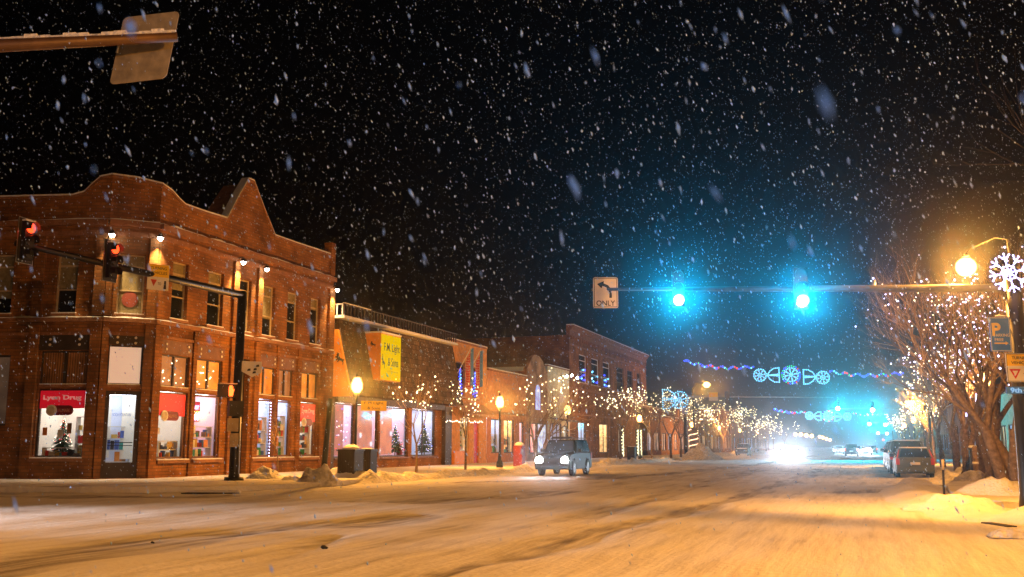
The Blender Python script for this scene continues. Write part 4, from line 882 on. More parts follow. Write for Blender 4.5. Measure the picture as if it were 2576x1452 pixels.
# ------------------------------------------------------------------ lamps
def acorn_lamp(x, y, label, W=260, globe=LSOD, light=True):
    t = thing('street_lamp', label, 'street lamp', (x, y, .15), 'acorn globe street lamps'); c = Vector((x, y, 0))
    s = MB(); s.lathe(c, [(.22, .15), (.2, .5), (.12, .62), (.09, .9), (.06, 1.1), (.05, 3.55), (.1, 3.62), (.13, 3.8)], GREENM, 10); s.build('post', t)
    s = MB(); s.lathe(c, [(.13, 3.82), (.24, 4.0), (.25, 4.2), (.17, 4.42), (.1, 4.5)], globe, 12); s.build('globe', t)
    s = MB(); s.lathe(c, [(.11, 4.502), (.05, 4.6), (.02, 4.75)], GREENM, 8); s.build('finial', t)
    if light: point('lamp_light', (x, y+0, 4.2), SODIUM, W, .3, t); 
    for ch in t.children:
        if ch.name.startswith('globe'): ch.visible_shadow = True
    return t
LAMPB = []
for i, (x, y, W) in enumerate([(-21.3, 38.6, 560), (-21.3, 56.7, 560), (-21.3, 71.3, 230), (-21.3, 96.2, 210)]):
    acorn_lamp(x, y, ['glowing street lamp just before the first shingled store window', 'glowing street lamp before the rust coloured shop', 'glowing street lamp half hidden by the lit tree', 'glowing street lamp at the end of the brick block'][i], W)
for i, px in enumerate([(1740, 1060), (1809, 1073), (1861, 1079), (1905, 1080)]):
    q = onX(px[0], px[1], -21.3); acorn_lamp(-21.3, q.y, '%s orange street lamp past the cross street on the drugstore side' % ords[i], 420, light=i in (1, 3))
for i, px in enumerate([(2455, 1056), (2418, 1063), (2290, 1085), (2268, 1090)]):
    q = onX(px[0], px[1], 4.2) if i < 2 else onX(px[0], px[1], 4.2); acorn_lamp(4.6, min(q.y, 200), '%s glowing street lamp among the trees on the near sidewalk' % ords[i], 200, light=i < 2)
def tall_lamp(base, head, label, W, spot=None, r=.28, m=LSODF, aim=None):
    t = thing('tall_street_lamp', label, 'street lamp', base, 'tall roadway lamps'); b, h = Vector(base), Vector(head)
    s = MB(); s.tube([b, (b.x, b.y, h.z-.6), (b.x+(h.x-b.x)*.3, b.y+(h.y-b.y)*.3, h.z+.1), (h.x, h.y, h.z+.12)], [.12, .09, .05, .04], GREENM, 8); s.build('pole', t)
    s = MB(); s.lathe(h+Vector((0, 0, 0)), [(.26, .02), (.2, .15), (.06, .22)], GREENM, 10); s.build('lamp_head', t); s = MB(); s.ball(h+Vector((0, 0, -.04)), r, m, .7); s.build('lens', t)
    point('lamp_light', h+Vector((0, 0, -.35)), SODIUM, W, .2, t, spot=spot, aim=aim, blend=.7); return t
q = onX(1744, 968, -21); tall_lamp((-21.0, q.y-.5, .15), (-19.3, q.y, q.z), 'orange lamp high above the cross street junction', 900, r=.5)
q = onX(2289, 1010, 3.0); tall_lamp((4.2, q.y, .15), (3.0, q.y, q.z), 'high orange lamp beside the far green signals', 500, r=.35, m=LSOD)
# the lamp that lights the foreground, outside the frame at the near corner
tall_lamp((11, 7.5, .1), (8, 8, 9.5), 'tall sodium lamp at the near corner right of the viewer', 2000, 118, aim=(-2, 12.5, 0))
tall_lamp((-24.5, 7.0, .1), (-21.5, 8.2, 9.5), 'tall sodium lamp on the opposite near corner', 560, 92, aim=(-16, 10.5, 0))
t = thing('tall_street_lamp', 'unseen white lamp added behind the viewer to whiten the flakes', 'street lamp', (5.5, -6, .1), 'tall roadway lamps')  # unseen lamp, added so the near flakes catch cool white light
s = MB(); s.tube([(5.5, -6, .1), (5.5, -6, 8.4), (5.2, -5.4, 9)], [.12, .08, .05], GREENM, 8); s.build('pole', t); s = MB(); s.lathe((5.1, -5.2, 9), [(.26, .02), (.1, .15)], GREENM, 10); s.build('lamp_head', t)
point('lamp_light', (5.1, -5.2, 8.8), (.56, .76, 1.), 1700, .2, t)

# ------------------------------------------------------------------ traffic signals
def signal_head(P, uc, zc, parent, lit_i, lensm, d0=.1, scale=1., plate=True, name='signal_head', edge=True):
    """three-section head on plane P (faces P.n); lit_i 0=red top .. 2=green bottom"""
    s = MB(); h = .36*scale; w_ = .17*scale
    s.pbox(P, uc-w_, uc+w_, zc-1.5*h, zc+1.5*h, d0, d0+.2, BLACKM)
    if plate: s.pbox(P, uc-w_*1.75, uc+w_*1.75, zc-1.5*h-.12, zc+1.5*h+.12, d0+.02, d0+.035, BLACKP)
    for k in range(3):
        z = zc+h*(1-k); r_ = .145*scale
        n = 8
        for j in range(n):
            a0, a1 = R(-20+220*j/n), R(-20+220*(j+1)/n)
            s.face([P.p(uc+r_*1.08*math.cos(a0), z+r_*1.08*math.sin(a0), d0+.2), P.p(uc+r_*1.08*math.cos(a1), z+r_*1.08*math.sin(a1), d0+.2), P.p(uc+r_*1.08*math.cos(a1), z+r_*1.08*math.sin(a1), d0+.42), P.p(uc+r_*1.08*math.cos(a0), z+r_*1.08*math.sin(a0), d0+.42)], BLACKM)
    hd = s.build(name, parent)
    for k in range(3):
        z = zc+h*(1-k); s = MB(); s.disc(P.p(uc, z, d0+.2), P.n, .145*scale, lensm if k == lit_i else BLACKP, .03, 18); s.build('lens', hd)
    if plate:
        s = MB(); frame_rect(s, P, uc-w_*1.75, uc+w_*1.75, zc-1.5*h-.12, zc+1.5*h+.12, .02, d0+.036, d0+.04, GALV if edge else BLACKP); s.pbox(P, uc-w_, uc+w_, zc+1.5*h+.002, zc+1.5*h+.06, d0, d0+.19, SNOWM); s.build('backplate_edge', hd)
    return hd
# near right pole and its long arm with two green signals and the turn sign
A = onY(2548, 725, 23.6); B = onY(1490, 728, 30.5)
ax_dir = Vector((B.x-A.x, B.y-A.y, 0)).normalized()
print('arm', A, B)
sp = thing('traffic_signal_pole', 'dark signal pole at the right edge with long arm holding two green lights', 'traffic signal', (A.x, A.y, .15))
s = MB(); s.tube([(A.x, A.y, .15), (A.x, A.y, .5), (A.x, A.y, A.z+.4)], [.24, .2, .16], BLACKM, 14); s.build('pole', sp)
s = MB(); s.tube([A, A*.5+B*.5, B], [.1, .075, .045], mat('weathered_dark_steel', (.10, .10, .10), .45, .5), 10); s.build('mast_arm', sp)
PAx = Plane((0, 0), (math.cos(PS), math.sin(PS)), (math.sin(PS), -math.cos(PS)))
def on_arm(px):
    # point on the arm line seen at pixel column px
    best = min((abs((lambda r: (A.lerp(B, t)-EYE))(0).dot(rgt)/(A.lerp(B, t)-EYE).dot(fwd)*F+CX-px), t) for t in [k/400 for k in range(401)])
    return A.lerp(B, best[1])
GRNL = (.0, .5, 1.)
for px, py in ((1705, 760), (2010, 757)):
    q = on_arm(px); P = Plane((q.x, q.y), (math.cos(PS*.7), math.sin(PS*.7)), (math.sin(PS*.7), -math.cos(PS*.7)))
    zz = q.z-.03; hd = signal_head(P, 0, zz, sp, 2, LGRN, .12, edge=False, plate=False)
    c = P.p(0, zz-.36, .6); point('green_light', c, GRNL, 5200, .1, sp, spot=54, aim=(0, 0, 9.5), blend=.35)
q = on_arm(1522); P = Plane((q.x, q.y), (math.cos(PS), math.sin(PS)), (math.sin(PS), -math.cos(PS)))
hw = .40; s = MB(); zc = q.z-.13; hh = .5
pts = lambda w_, h_, r_=.06: [(x*(w_-r_)+r_*math.cos(R(a)), zc+y*(h_-r_)+r_*math.sin(R(a))) for x, y, a0 in ((1, 1, 0), (-1, 1, 90), (-1, -1, 180), (1, -1, 270)) for a in (a0, a0+45, a0+90)]
s.pprism(P, pts(hw, hh), .1, .12, mat('sign_white', (.72, .70, .62), .5, var=.1)); sgn = s.build('turn_sign', sp)
s = MB(); frame_rect(s, P, -hw+.03, hw-.03, zc-hh+.03, zc+hh-.03, .018, .121, .126, BLACKP); s.build('border', sgn)
s = MB(); arcp = []
R0, R1 = .20, .31
cxx, czz = -.10, zc-.08
s.pprism(P, [(.12, zc-.17), (.20, zc-.17), (.20, zc+.02), (.17, zc+.13), (.08, zc+.24), (-.06, zc+.30), (-.05, zc+.38), (-.27, zc+.28), (-.13, zc+.14), (-.10, zc+.22), (.02, zc+.17), (.09, zc+.09), (.12, zc+.0)], .121, .128, BLACKP); s.build('arrow', sgn)
lettering('ONLY', P, 0, zc-.34, .6, .17, .124, BLACKP, sgn, bold=.012)
q = on_arm(2200); s = MB(); s.tube([q, q+Vector((0, 0, .22))], .045, GALV, 8); s.build('clamp', sp)
lampL = onY(2430, 672, 24.6)
s = MB(); s.tube([(A.x, A.y, A.z+.35), (A.x-.02, A.y+.1, lampL.z+.42), (A.x-.25, A.y+.2, lampL.z+.5), (lampL.x+.1, lampL.y, lampL.z+.42), (lampL.x, lampL.y, lampL.z+.29)], .013, BLACKP, 6); la = s.build('lamp_arm', sp)
s = MB(); s.lathe(lampL, [(.1, .25), (.04, .3)], BLACKM, 12); s.build('lamp_head', la); s = MB(); s.lathe(lampL, [(.23*math.sin(R(a)), -.22*math.cos(R(a))) for a in range(8, 180, 14)], LSOD, 18); s.build('lamp_globe', la)
point('lamp_light', lampL+Vector((0, 0, -.02)), SODIUM, 680, .14, sp)
for ch in la.children:
    if ch.name.startswith('lamp_globe'): ch.data.materials[0] = LSOD
PA = Plane((A.x, A.y), (math.cos(PS), math.sin(PS)), (math.sin(PS), -math.cos(PS)))
def sign_on(P, x0, x1, y0, y1, d, m, name, parent):
    u0, z1 = P.hit(x0, y0, d); u1, z0 = P.hit(x1, y1, d); s = MB(); s.pbox(P, u0, u1, z0, z1, d-.02, d, m); return s.build(name, parent), u0, u1, z0, z1
CREAMP = mat('sign_cream', (.75, .6, .3), .5, var=.08)
o, u0, u1, z0, z1 = sign_on(PA, 2487, 2546, 798, 884, .3, BLUESIGN, 'parking_sign', sp)
s = MB(); frame_rect(s, PA, u0+.012, u1-.012, z0+.012, z1-.012, .01, .301, .304, WHITEP); s.build('border', o)
wv, hv = u1-u0, z1-z0
lettering('P', PA, u0+wv*.32, z0+hv*.64, wv*.42, hv*.38, .303, CREAMP, o, bold=.03); lettering('ARKING', PA, u0+wv*.6, z0+hv*.47, wv*.66, hv*.085, .303, WHITEP, o); lettering('FREE', PA, u0+wv*.42, z0+hv*.34, wv*.42, hv*.085, .303, WHITEP, o)
s = MB(); s.pprism(PA, [(u0+wv*.18, z0+hv*.215), (u0+wv*.72, z0+hv*.215), (u0+wv*.72, z0+hv*.18), (u0+wv*.86, z0+hv*.235), (u0+wv*.72, z0+hv*.29), (u0+wv*.72, z0+hv*.255), (u0+wv*.18, z0+hv*.255)], .301, .305, CREAMP); s.build('arrow', o)
o, u0, u1, z0, z1 = sign_on(PA, 2529, 2610, 889, 961, .32, WHITEP, 'turning_vehicles_sign', sp)
wv, hv = u1-u0, z1-z0
s = MB(); s.pbox(PA, u0+.01, u1-.01, z0+hv*.56, z1-.01, .321, .324, YELLOWP); s.build('yellow_panel', o); s = MB(); frame_rect(s, PA, u0+.01, u1-.01, z0+.01, z1-.01, .01, .325, .328, BLACKP); s.build('border', o)
lettering('TURNING', PA, u0+wv*.5, z1-hv*.16, wv*.6, hv*.1, .327, BLACKP, o); lettering('VEHICLES', PA, u0+wv*.5, z1-hv*.33, wv*.66, hv*.1, .327, BLACKP, o); lettering('TO', PA, u0+wv*.62, z0+hv*.25, wv*.14, hv*.11, .327, BLACKP, o)
s = MB(); tx, tz, tr = u0+wv*.28, z0+hv*.3, hv*.2; s.pprism(PA, [(tx-tr, tz+tr*.75), (tx, tz-tr), (tx+tr, tz+tr*.75)], .321, .325, REDPAINT); s.pprism(PA, [(tx-tr*.5, tz+tr*.45), (tx, tz-tr*.45), (tx+tr*.5, tz+tr*.45)], .3255, .328, WHITEP); s.build('yield_symbol', o)
o, u0, u1, z0, z1 = sign_on(PA, 2531, 2600, 973, 991, .28, BLUESIGN, 'street_name_sign', sp); lettering('9th', PA, u0+(u1-u0)*.36, (z0+z1)/2, (u1-u0)*.42, (z1-z0)*.72, .283, emit('lit_sign_letters', (.4, .7, 1), .8), o, bold=.02)
s = MB(); s.pbox(PA, .35, .85, 2.0, 2.6, -.2, -.15, TANWOOD); s.build('notice_board', sp)
s = MB()
for zz in (4.3, 3.9): s.tube([(A.x, A.y, zz), (A.x-.4, A.y-.1, zz)], .02, GALV, 5)
s.build('sign_bracket', sp)

# snowflake decoration builder
def flake_pts(r, arms=8):
    pts = []; seg = []
    for k in range(arms):
        a = 2*math.pi*k/arms+.2; d = Vector((math.cos(a), math.sin(a))); nrm = Vector((-d.y, d.x))
        seg.append((Vector((0, 0)), d*r))
        for f, l in ((.68, .26),): seg += [(d*r*f, d*r*(f+l*.9)+nrm*r*l), (d*r*f, d*r*(f+l*.9)-nrm*r*l)]
    return seg
def light_shape(P, uc, zc, segs, parent, name, step, rb, m, rod=None, d=.03):
    s = MB(); fr = MB()
    for a, b in segs:
        L = (b-a).length; n = max(1, int(L/step))
        for k in range(n+1): q = a.lerp(b, k/n); s.ball(P.p(uc+q.x, zc+q.y, d), rb, m)
        fr.tube([P.p(uc+a.x, zc+a.y, d), P.p(uc+b.x, zc+b.y, d)], rod or rb*.5, WHITEP if rod is None else m, 4)
    f = fr.build(name, parent); s.build('bulb', f); return f
t = thing('snowflake_decoration', 'large glowing lavender snowflake on top of the right signal pole', 'decoration', (A.x, A.y-.3, A.z+.7))
q = PA.hit(2538, 686, .35); light_shape(PA, q[0], q[1], flake_pts(.42)+[(Vector((.16*math.cos(R(a)), .16*math.sin(R(a)))), Vector((.16*math.cos(R(a+45)), .16*math.sin(R(a+45))))) for a in range(0, 360, 45)], t, 'snowflake_frame', .07, .022, BLAV, .010, .35)
s = MB(); s.tube([(A.x, A.y, A.z+.3), PA.p(q[0], q[1], .3)], .02, BLACKM, 5); s.build('bracket', t)

# left signal pole with arm over the cross street and two red heads
LP = onZ(588, 1210, .15); LT = Vector((LP.x-.0, LP.y, 0)); 
top = onX(605, 742, LP.x); a2 = Vector((-24.75, 22.6, 7.95))
lp = thing('traffic_signal_pole', 'dark signal pole before the drugstore with arm holding two red lights', 'traffic signal', (LP.x, LP.y, .15))
s = MB(); s.tube([(LP.x, LP.y, .12), (LP.x, LP.y, .45), (LP.x, LP.y, top.z+.15)], [.24, .2, .16], BLACKM, 14); s.lathe((LP.x, LP.y, 0), [(.38, .15), (.36, .3)], BLACKM, 12); s.build('pole', lp)
T0 = Vector((LP.x, LP.y, top.z))
def ray_at(px, py, dep): r = ray(px, py); return EYE+r*(dep/r.dot(fwd))
T1 = ray_at(40, 612, 30.3)
s = MB(); s.tube([T0, T0.lerp(T1, .5), T1], [.15, .12, .09], BLACKM, 10); s.build('mast_arm', lp)
ad = (T1-T0); ad.z = 0; ad.normalize()
def on_arm2(px):
    return min((abs((T0.lerp(T1, k/300)-EYE).dot(rgt)/(T0.lerp(T1, k/300)-EYE).dot(fwd)*F+CX-px), k/300) for k in range(301))[1]
for px in (55, 268):
    q = T0.lerp(T1, on_arm2(px)); P = Plane((q.x, q.y), (.0, 1.), (1., .0))
    signal_head(P, 0, q.z+.1, lp, 0, LRED, .12, 1.12)
    point('red_light', P.p(0, q.z+.5, .6), (1, .05, .02), 10, .1, lp)
q = T0.lerp(T1, on_arm2(395)); P = Plane((q.x, q.y), (.55, .83), (.83, -.55))
s = MB(); s.pbox(P, -.38, .38, q.z-.55, q.z+.38, .16, .19, WHITEP); sgn = s.build('yield_to_pedestrians_sign', lp)
s = MB(); s.pbox(P, -.37, .37, q.z-.08, q.z+.37, .191, .196, YELLOWP); s.build('yellow_panel', sgn)
lettering('TURNING', P, 0, q.z+.24, .56, .1, .198, BLACKP, sgn); lettering('VEHICLES', P, 0, q.z+.07, .6, .1, .198, BLACKP, sgn); lettering('TO', P, .05, q.z-.32, .12, .1, .198, BLACKP, sgn)
s = MB(); s.pprism(P, [(-.26, q.z-.18), (-.15, q.z-.42), (-.04, q.z-.18)], .191, .195, REDPAINT); s.pprism(P, [(.22, q.z-.2), (.28, q.z-.2), (.3, q.z-.5), (.2, q.z-.5)], .191, .195, BLACKP); s.build('symbol', sgn)
PP = Plane((LP.x, LP.y), (math.cos(PS+.55), math.sin(PS+.55)), (math.sin(PS+.55), -math.cos(PS+.55)))
def pprect(x0, x1, y0, y1, d): u0, z1 = PP.hit(x0, y0, d); u1, z0 = PP.hit(x1, y1, d); return u0, u1, z0, z1
u0, u1, z0, z1 = pprect(609, 657, 908, 950, .3); wv, hv = u1-u0, z1-z0
s = MB(); s.pprism(PP, [(u0, z1), (u1, z1), (u1, z0+hv*.3), (u0+wv*.55, z0), (u0, z0+hv*.35)], .28, .3, WHITEP); sgn = s.build('crossing_sign', lp)
s = MB()
for x, z in ((.35, .45), (.62, .3), (.78, .72), (.66, .5)): s.pprism(PP, [(u0+wv*(x-.08), z0+hv*(z-.08)), (u0+wv*(x+.1), z0+hv*(z-.04)), (u0+wv*(x+.08), z0+hv*(z+.1)), (u0+wv*(x-.05), z0+hv*(z+.06))], .301, .305, BLACKP)
s.build('symbol', sgn)
u0, u1, z0, z1 = pprect(552, 592, 966, 1000, .35)
s = MB(); s.pbox(PP, u0, u1, z0, z1, .1, .34, BLACKM); s.pbox(PP, u0-.02, u1+.02, z1+.002, z1+.04, .1, .5, SNOWM); ph = s.build('pedestrian_signal', lp)
uc = u0+(u1-u0)*.72; zc = (z0+z1)/2; hh = (z1-z0)*.42
s = MB(); s.pprism(PP, [(uc-.07, zc-hh), (uc+.07, zc-hh), (uc+.11, zc), (uc+.13, zc+hh*.35), (uc+.08, zc+hh*.2), (uc+.07, zc+hh*.8), (uc+.03, zc+hh), (uc-.03, zc+hh), (uc-.08, zc+hh*.8), (uc-.09, zc)], .345, .36, LHAND); s.build('orange_hand', ph)
point('hand_glow', PP.p(uc, zc, .8), (1, .12, .02), 5, .05, lp)
u0, u1, z0, z1 = pprect(578, 612, 1008, 1048, .3); s = MB(); s.pbox(PP, u0, u1, z0, z1, .05, .32, BLACKM); s.build('pedestrian_signal', lp)
u0, u1, z0, z1 = pprect(573, 600, 1052, 1086, .28); s = MB(); s.pbox(PP, u0, u1, z0, z1, .2, .26, TANWOOD); s.build('notice_plate', lp)
u0, u1, z0, z1 = pprect(580, 600, 1090, 1125, .28); s = MB(); s.pbox(PP, u0, u1, z0, z1, .2, .25, TANWOOD); s.build('notice_plate', lp)
q = onZ(605, 1186, .17); t = thing('thin_sign_post', 'thin pale steel post with small plate beside the dark signal pole', 'sign post', (q.x, q.y, .15))
h1 = onX(608, 935, q.x).z; s = MB(); s.tube([(q.x, q.y, .1), (q.x, q.y, h1)], .03, GALV, 6); s.build('post', t)
PQ = Plane((q.x, q.y), (math.cos(PS+.3), math.sin(PS+.3)), (math.sin(PS+.3), -math.cos(PS+.3)))
s = MB(); s.pbox(PQ, -.12, .12, onX(608, 1086, q.x).z, onX(608, 1052, q.x).z, .035, .05, TANWOOD); s.build('plate', t)

# near overhead arm with blank sign back, top left
N1 = ray_at(446, 93, 14.0); N0 = ray_at(-420, 136, 13.0)
na_ = thing('near_signal_arm', 'snow topped overhead arm with the blank grey back of a sign, high at left', 'traffic signal', (N0.x-3, N0.y, .1))
s = MB(); s.tube([N0+(N0-N1)*.45, N0, N1], [.13, .11, .07], mat('rusty_brown_steel', (.075, .04, .025), .5, .3, var=.4), 12); s.build('mast_arm', na_)
s = MB(); pb = N0+(N0-N1)*.45; s.tube([(pb.x, pb.y, .1), (pb.x, pb.y, pb.z+.3)], [.22, .15], BLACKM, 12); s.build('pole', na_)
dn = (N1-N0).normalized(); s = MB()
for k in range(26):
    a, b = N0.lerp(N1, k/26*.995), N0.lerp(N1, (k+1)/26*.995); r_ = .105-.035*k/26; h = .035+.02*math.sin(k*1.9)
    nn = Vector((dn.y, -dn.x, 0))*.05
    s.hexa([a-nn+Vector((0, 0, r_-.02)), b-nn+Vector((0, 0, r_-.02)), b+nn+Vector((0, 0, r_-.02)), a+nn+Vector((0, 0, r_-.02)), a-nn*.6+Vector((0, 0, r_+h)), b-nn*.6+Vector((0, 0, r_+h)), b+nn*.6+Vector((0, 0, r_+h)), a+nn*.6+Vector((0, 0, r_+h))], SNOWM)
s.build('snow_cap', na_)
c = ray_at(355, 110, 14.05); un = Vector((math.cos(PS), math.sin(PS), 0)); 
rot = R(7); ue = Vector((un.x*math.cos(rot), un.y*math.cos(rot), math.sin(rot))); ve = (Vector((0, 0, 1))+ue*.14).normalized()
ne = ue.cross(ve).normalized(); ne = ne if ne.dot(fwd) < 0 else -ne
def rr(w_, h_, r_, n=4):
    out = []
    for x, y, a0 in ((1, 1, 0), (-1, 1, 90), (-1, -1, 180), (1, -1, 270)):
        for k in range(n+1): a = R(a0+90*k/n); out.append((x*(w_-r_)+r_*math.cos(a), y*(h_-r_)+r_*math.sin(a)))
    return out
back = -ne*.14
pf = [c+back+ue*x+ve*y for x, y in rr(.41, .52, .07)]; pbk = [p-ne*.012 for p in pf]; n = len(pf)
SIGNBACK = mat('weathered_sign_back', (.30, .25, .17), .6, .3, var=.3, scale=6)
s = MB(); s.faces(pf+pbk, [tuple(range(n)), tuple(range(2*n-1, n-1, -1))]+[(i, i+n, (i+1) % n+n, (i+1) % n) for i in range(n)], SIGNBACK); s.build('sign_back', na_)
s = MB(); s.tube([c+ue*-.33+ve*-.1, c+ue*-.33+ve*.1], .018, GALV, 6); s.ball(c+ue*.2+ne*.08, .025, CHROME); s.build('sign_clamp', na_)

# off-frame dark post whose foot is outside; marker post; hydrant; bins and other small furniture
def post(x, y, h, r_, m, name, label, cat, top=None):
    q = onZ(x, y, .1); t = thing(name, label, cat, (q.x, q.y, .1)); s = MB(); s.tube([(q.x, q.y, .05), (q.x, q.y, h)], r_, m, 8); s.build('post', t)
    if top: s = MB(); s.lathe((q.x, q.y, h), [(r_*1.3, 0), (r_*1.3, .12), (r_*.6, .16)], top, 8); s.build('cap', t)
    return t, q
q = onZ(2376, 1258, .1); t = thing('marker_post', 'thin black leaning marker post stuck in the snow beside the parked cars', 'post', (q.x, q.y, .1)); q2 = ray_at(2371, 1158, (q-EYE).dot(fwd)+.1)
s = MB(); s.tube([q-Vector((0, 0, .1)), q2], .03, BLACKM, 8); s.build('post', t); s = MB(); s.tube([q2-Vector((0, 0, .25)), q2+Vector((0, 0, .02))], .036, TANWOOD, 8); s.build('lit_top_band', t)  # tan band puts the orange light on the post's top into colour
q = onZ(812, 1208, .2); t = thing('leaning_post', 'dark slightly leaning post standing in the pointed snow pile', 'post', (q.x, q.y, .1)); q2 = ray_at(832, 1002, (q-EYE).dot(fwd)+.3)
s = MB(); s.tube([q, q2], [.12, .1], GREENM, 8); s.build('shaft', t); s = MB(); s.tube([q+Vector((0, 0, .0)), q+Vector((0, 0, .5))], .15, GREENM, 8); s.build('base', t)
def hydrant(c, label):
    t = thing('fire_hydrant', label, 'hydrant', c, ); c = Vector(c); s = MB()
    s.lathe(c, [(.18, 0), (.18, .06), (.13, .1), (.12, .62), (.17, .66), (.17, .72), (.12, .82), (.05, .9)], mat('dark_red_iron', (.12, .03, .02), .6), 12); s.build('barrel', t)
    s = MB(); s.tube([c+Vector((-.24, 0, .5)), c+Vector((.24, 0, .5))], .06, bpy.data.materials['dark_red_iron'], 8); s.tube([c, c+Vector((0, -.24, .45))], .0, bpy.data.materials['dark_red_iron'], 4, False); s.build('outlet', t)
q = onZ(45, 1190, .2); q = PL.p(PL.hit(45, 1100)[0], .25, 1.5); hydrant((q.x, q.y, .3), 'dark fire hydrant behind the rounded snow pile at the left edge')
def litter_bin(x, X, y0, w_, h, label, dome=False, m=GREENM):
    q = onX(x, y0, X); c = Vector((X, q.y, .17)); m = BLACKP; t = thing('litter_bin', label, 'bin', c, 'litter bins by the kerb'); s = MB()
    s.box(c.x-w_/2, c.x+w_/2, c.y-w_/2, c.y+w_/2, .17, .17+h, m)
    for k in range(7): xx = c.x-w_/2+w_*(k+.5)/7; s.box(xx-.02, xx+.02, c.y-w_/2-.02, c.y-w_/2-.001, .2, .12+h, BLACKM)
    s.build('body', t); s = MB(); s.box(c.x-w_*.56, c.x+w_*.56, c.y-w_*.56, c.y+w_*.56, .172+h, .24+h, BLACKM); s.build('lid', t)
    s = MB(); s.lathe((c.x, c.y, .24+h), [(w_*.5, .002), (w_*.4, .1), (w_*.2, .2)] if dome else [(w_*.5, .002), (w_*.42, .05)], SNOWM, 12); s.build('snow_cap', t)
litter_bin(882, -20.8, 1160, .8, 1.1, 'wide dark litter bin with a domed snow cap', True); litter_bin(925, -20.8, 1160, .6, 1.1, 'narrower dark litter bin with flat snowy top')
q = onX(1306, 1130, -21.6); t = thing('mail_box', 'red box with rounded snow cap beside the street lamp', 'mail box', (q.x, q.y, .17)); s = MB(); s.box(q.x-.3, q.x+.3, q.y-.3, q.y+.3, .17, 1.5, mat('dull_red_paint', (.22, .02, .015), .6)); s.build('body', t); s = MB(); s.lathe((q.x, q.y, 1.502), [(.33, 0), (.28, .14), (.1, .24)], SNOWM, 12); s.build('snow_cap', t)
litter_bin(1589, -20.8, 1140, .7, 1.15, 'dark litter bin below the lamp at the end of the brick block'); 
q = onX(2385, 1150, 5.2)
t = thing('wheeled_bin', 'dark blue wheeled bin with snow on its lid under the trees', 'bin', (4.6, 49, .17)); s = MB(); s.box(4.25, 4.95, 48.6, 49.2, .25, 1.3, BINBLUE); s.build('body', t, bevel=.03); s = MB(); s.box(4.2, 5.0, 48.55, 49.25, 1.302, 1.38, BINBLUE); s.build('lid', t); s = MB(); s.box(4.25, 4.95, 48.6, 49.2, 1.382, 1.5, SNOWM); s.build('snow_cap', t, bevel=.05)
t = thing('recycling_bin', 'taller blue recycling bin lit lavender next to the wheeled bin', 'bin', (5.4, 49.5, .17)); s = MB(); s.box(5.1, 5.7, 49.2, 49.8, .2, 1.5, mat('blue_plastic', (.05, .07, .25), .5)); s.build('body', t, bevel=.03); s = MB(); s.lathe((5.4, 49.5, 1.502), [(.36, 0), (.3, .12), (.12, .3)], SNOWM, 10); s.build('snow_cap', t)
q = onZ(2508, 1218, .15); t = thing('marker_cone_post', 'red and white banded marker beside the big tree trunk', 'marker', (q.x, q.y, .15)); s = MB(); s.lathe((q.x, q.y, .15), [(.14, 0), (.11, .5)], REDPAINT, 10); s.build('base', t); s = MB(); s.lathe((q.x, q.y, .652), [(.11, 0), (.08, .12)], WHITEP, 10); s.lathe((q.x, q.y, .775), [(.08, 0), (.07, .1)], REDPAINT, 10); s.lathe((q.x, q.y, .878), [(.07, 0), (.05, .14)], WHITEP, 10); s.build('band', t)
for i, (x, y, h) in enumerate([(2429, 1190, 2.2), (2457, 1200, 1.3), (2412, 1185, 2.4)]):
    q = onZ(x, y, .15); t = thing('wooden_bollard' if i == 1 else 'wooden_post', ['brown timber post beside the blue bins with a lavender light tube', 'short dark bollard with a white band under the trees', 'slender timber post right behind the blue bins'][i], 'post', (q.x, q.y, .15)); s = MB(); s.lathe((q.x, q.y, .12), [(.12, 0), (.11, h), (.06, h+.06)], BARK, 8); s.build('shaft', t)
    if i == 1: s = MB(); s.lathe((q.x, q.y, .7), [(.13, 0), (.13, .1)], WHITEP, 8); s.build('band', t)
for i, (x, y0, y1) in enumerate([(2432, 1010, 1048), (2497, 1008, 1070), (2456, 988, 1010), (2552, 985, 1018)]):
    a, b = ray_at(x, y0, 33+i*2), ray_at(x-1, y1, 33+i*2); t = thing('light_tube', ['lavender light tube on the timber post', 'long thin lavender light tube between the dark trunks', 'short blue tube hanging in the lit crown', 'blue drip light tube on the big orange tree'][i], 'light tube', a, 'hanging blue drip light tubes'); s = MB(); s.tube([a, b], .022, [BLAV, BLAV, BC, BLAV][i], 6); s.build('tube', t); s = MB(); s.tube([a, a+Vector((0, 0, .15))], .012, BLACKM, 4); s.build('cap', t)

# ------------------------------------------------------------------ trees
def grow(mb, p, d, L, r, depth, rg, pts, spread, up, seg, m):
    n = 3 if depth > 1 else 2; path = [p.copy()]; rad = [r]; q = p.copy(); dd = d.copy()
    for k in range(n):
        dd = (dd+Vector((rg.uniform(-1, 1), rg.uniform(-1, 1), rg.uniform(-.6, 1)))*.13+Vector((0, 0, up*.05))).normalized(); q = q+dd*(L/n); path.append(q.copy()); rad.append(r*(1-.35*(k+1)/n))
        if depth <= 3: pts.append(q.copy())
    mb.tube(path, rad, m if depth > 2 else TWIG, seg if depth > 3 else 4 if depth > 1 else 3, cap=False)
    if depth == 0: return
    nb = rg.choice((2, 3, 3)) if depth > 1 else rg.choice((2, 3, 4))
    for k in range(nb):
        i = n if k < 1 else rg.randint(1, n); b = path[i]
        a = rg.uniform(0, 6.28); sp_ = spread*rg.uniform(.6, 1.25); t = dd.orthogonal().normalized(); s_ = dd.cross(t)
        nd = (dd*math.cos(sp_)+(t*math.cos(a)+s_*math.sin(a))*math.sin(sp_)+Vector((0, 0, up*.12))).normalized()
        grow(mb, b, nd, L*rg.uniform(.66, .86), rad[i]*.68, depth-1, rg, pts, spread, up, seg, m)
